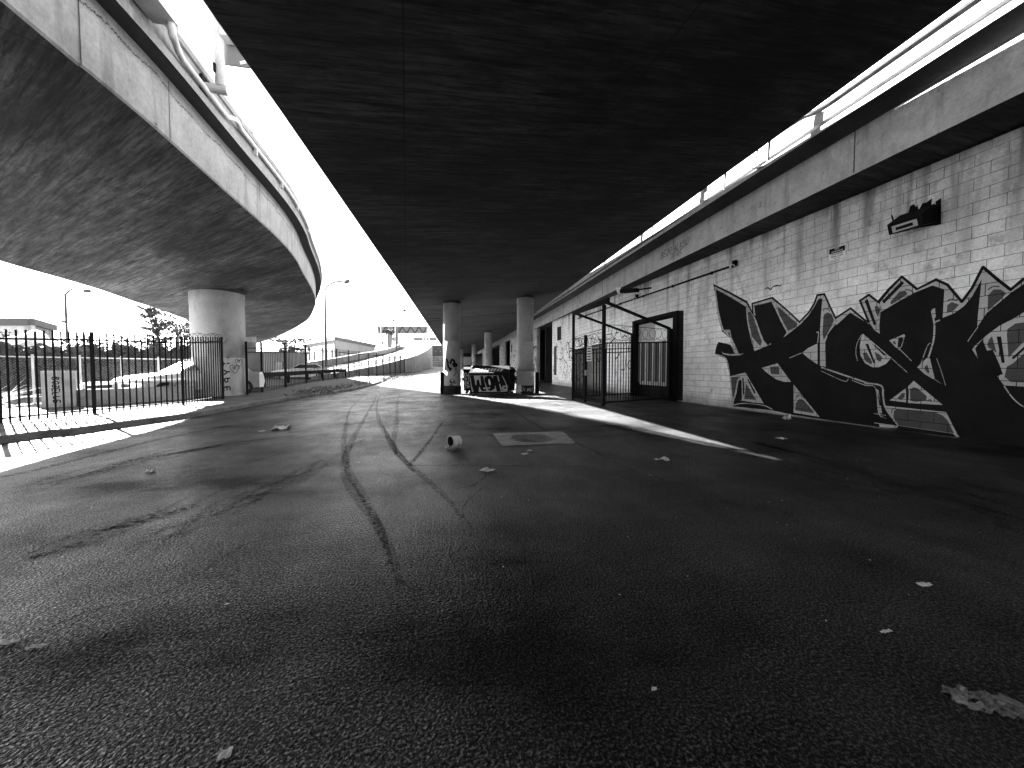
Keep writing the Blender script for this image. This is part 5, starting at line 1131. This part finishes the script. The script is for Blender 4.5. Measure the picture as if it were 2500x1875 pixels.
# billboard frame seen from behind, and a sign gantry
bbz = 112; b_l, b_r = depth(922, 797, bbz), depth(1043, 795.5, bbz); zlo = depth(922, 814.5, bbz)[2]; BB = T('billboard', 'long grey billboard frame seen from behind on a single post', 'billboard', (b_l[0], b_l[1], 0))
MB().bar((b_l[0], b_l[1], (b_l[2] + zlo) / 2), (b_r[0], b_r[1], (b_r[2] + zlo) / 2), .2, b_l[2] - zlo).build('panel', MAT['signback'], BB)
for k in range(12):
    t0, t1 = k / 12, (k + 1) / 12; P, Q = b_l + (b_r - b_l) * t0, b_l + (b_r - b_l) * t1; zz = (zlo, b_l[2]) if k % 2 else (b_l[2], zlo); MB().bar((P[0], P[1] - .25, zz[0]), (Q[0], Q[1] - .25, zz[1]), .14).build('truss_bar', MAT['steel_black'], BB)
pp = depth(970, 815, bbz - .6); MB().tube([(pp[0], pp[1], 0), (pp[0], pp[1], b_l[2])], .28, 12).build('post', MAT['signback'], BB, True)
gd = 150; g_l, g_r = depth(1010, 824, gd), depth(1066, 824, gd); gl2 = depth(1010, 832, gd)[2]; GT = T('sign_gantry', 'far sign gantry with three dark panels on two posts', 'gantry', (g_l[0], g_l[1], 0))
for k, (u0, u1) in enumerate(((0, .38), (.42, .66), (.68, 1))): P, Q = g_l + (g_r - g_l) * u0, g_l + (g_r - g_l) * u1; MB().bar((P[0], P[1], (g_l[2] + gl2) / 2), (Q[0], Q[1], (g_l[2] + gl2) / 2), .2, g_l[2] - gl2).build('panel', MAT['signback'] if k != 1 else MAT['facade'], GT)
for px in (1011, 1031): p = depth(px, 832, gd + .4); MB().tube([(p[0], p[1], 0), (p[0], p[1], g_l[2])], .2, 8).build('post', MAT['steel_grey'], GT)
for (px, py, r_, d_, lab) in ((934, 837, 5, 95, 'small diamond road sign left of the palm stump'), (963, 828, 7.5, 92, 'larger diamond road sign beside the billboard post')):
    p = depth(px, py, d_); s_ = r_ / F * d_; t = T('road_sign', lab, 'sign', p); MB().add([(p[0] - s_, p[1], p[2]), (p[0], p[1], p[2] - s_), (p[0] + s_, p[1], p[2]), (p[0], p[1], p[2] + s_), (p[0] - s_, p[1] + .03, p[2]), (p[0], p[1] + .03, p[2] - s_), (p[0] + s_, p[1] + .03, p[2]), (p[0], p[1] + .03, p[2] + s_)], [(0, 1, 2, 3), (7, 6, 5, 4), (0, 4, 5, 1), (1, 5, 6, 2), (2, 6, 7, 3), (3, 7, 4, 0)]).build('plate', MAT['signback'], t)
    MB().tube([(p[0], p[1] + .1, 0), (p[0], p[1] + .1, p[2] + s_ * .6)], .06, 6).build('post', MAT['steel_grey'], t)
pm = depth(952, 858, 90); t = T('palm_stump', 'thick cropped palm trunk below the billboard frame', 'palm', pm); zt = depth(952, 817, 90)[2]
MB().tube([(pm[0], pm[1], 0), (pm[0], pm[1], zt * .55), (pm[0], pm[1], zt * .85), (pm[0], pm[1], zt)], [.42, .45, .6, .75], 12).build('trunk', MAT['bark'], t, True); mb = MB(); leaves(mb, (pm[0], pm[1], zt + .5), (1.3, 1.0, .7), 260, .35, 4); mb.build('crown', MAT['leaf_dark'], t)
# power poles with cross arms and wires
pole_tops = []
for (px, py, d_, lab) in ((774, 792, 125, 'power pole with three cross arms behind the pale low building'), (843, 814, 150, 'middle power pole behind the pale low building'), (880, 817, 175, 'right power pole at the roof end of the pale low building')):
    p = depth(px, py, d_); t = T('power_pole', lab, 'pole', (p[0], p[1], 0), 'power poles behind the low building'); MB().tube([(p[0], p[1], 0), p], .16, 8).build('pole', MAT['bark'], t, True); pole_tops.append(p)
    for k, dz in enumerate((.3, 2.1, 4.0)): MB().bar((p[0] - 1.3, p[1], p[2] - dz), (p[0] + 1.3, p[1], p[2] - dz), .14).build('cross_arm', MAT['bark'], t)
wr = T('power_lines', 'thin sagging wires strung between the power poles', 'wires')
for dz in (.2, 2.0, 3.9):
    for sx in (-1.2, 1.2):
        for a_, b2_ in zip(pole_tops[:-1], pole_tops[1:]): MB().tube([(a_[0] + (b2_[0] - a_[0]) * k / 8 + sx, a_[1] + (b2_[1] - a_[1]) * k / 8, a_[2] + (b2_[2] - a_[2]) * k / 8 - dz - 1.6 * (1 - (k / 4 - 1) ** 2)) for k in range(9)], .07, 4, False).build('wire', MAT['steel_black'], wr)
# weeds on the verge and leaf litter
mb = MB(); rr = random.Random(77)
for k in range(2600):
    px = rr.uniform(735, 1000); t_ = (px - 735) / 265; py = 962 - 46 * t_ + rr.uniform(-6, 7) * (1 - .5 * t_); p = onG(px, py, .14) if k % 10 == 0 else p
    q = Vector((p[0] + rr.gauss(0, .35), p[1] + rr.gauss(0, .6), 0)); q.z = g(q.y) + SW + .02 + abs(rr.gauss(0, .07)); s_ = rr.uniform(.03, .09); d = Vector((rr.gauss(0, 1), rr.gauss(0, 1), rr.gauss(.5, .8))).normalized(); u = d.cross(Vector((rr.gauss(0, 1), rr.gauss(0, 1), 1))).normalized(); mb.add([q - d * s_, q + u * s_ * .4, q + d * s_, q - u * s_ * .4], [(0, 1, 2, 3)])
o = mb.build('verge_weeds', worn('dry_weed', .11, .5, 4, 20, .8, .0)); kind(o, 'stuff'); o['label'] = 'low weeds and dry leaves on the verge before the far fence'; o['category'] = 'weeds'
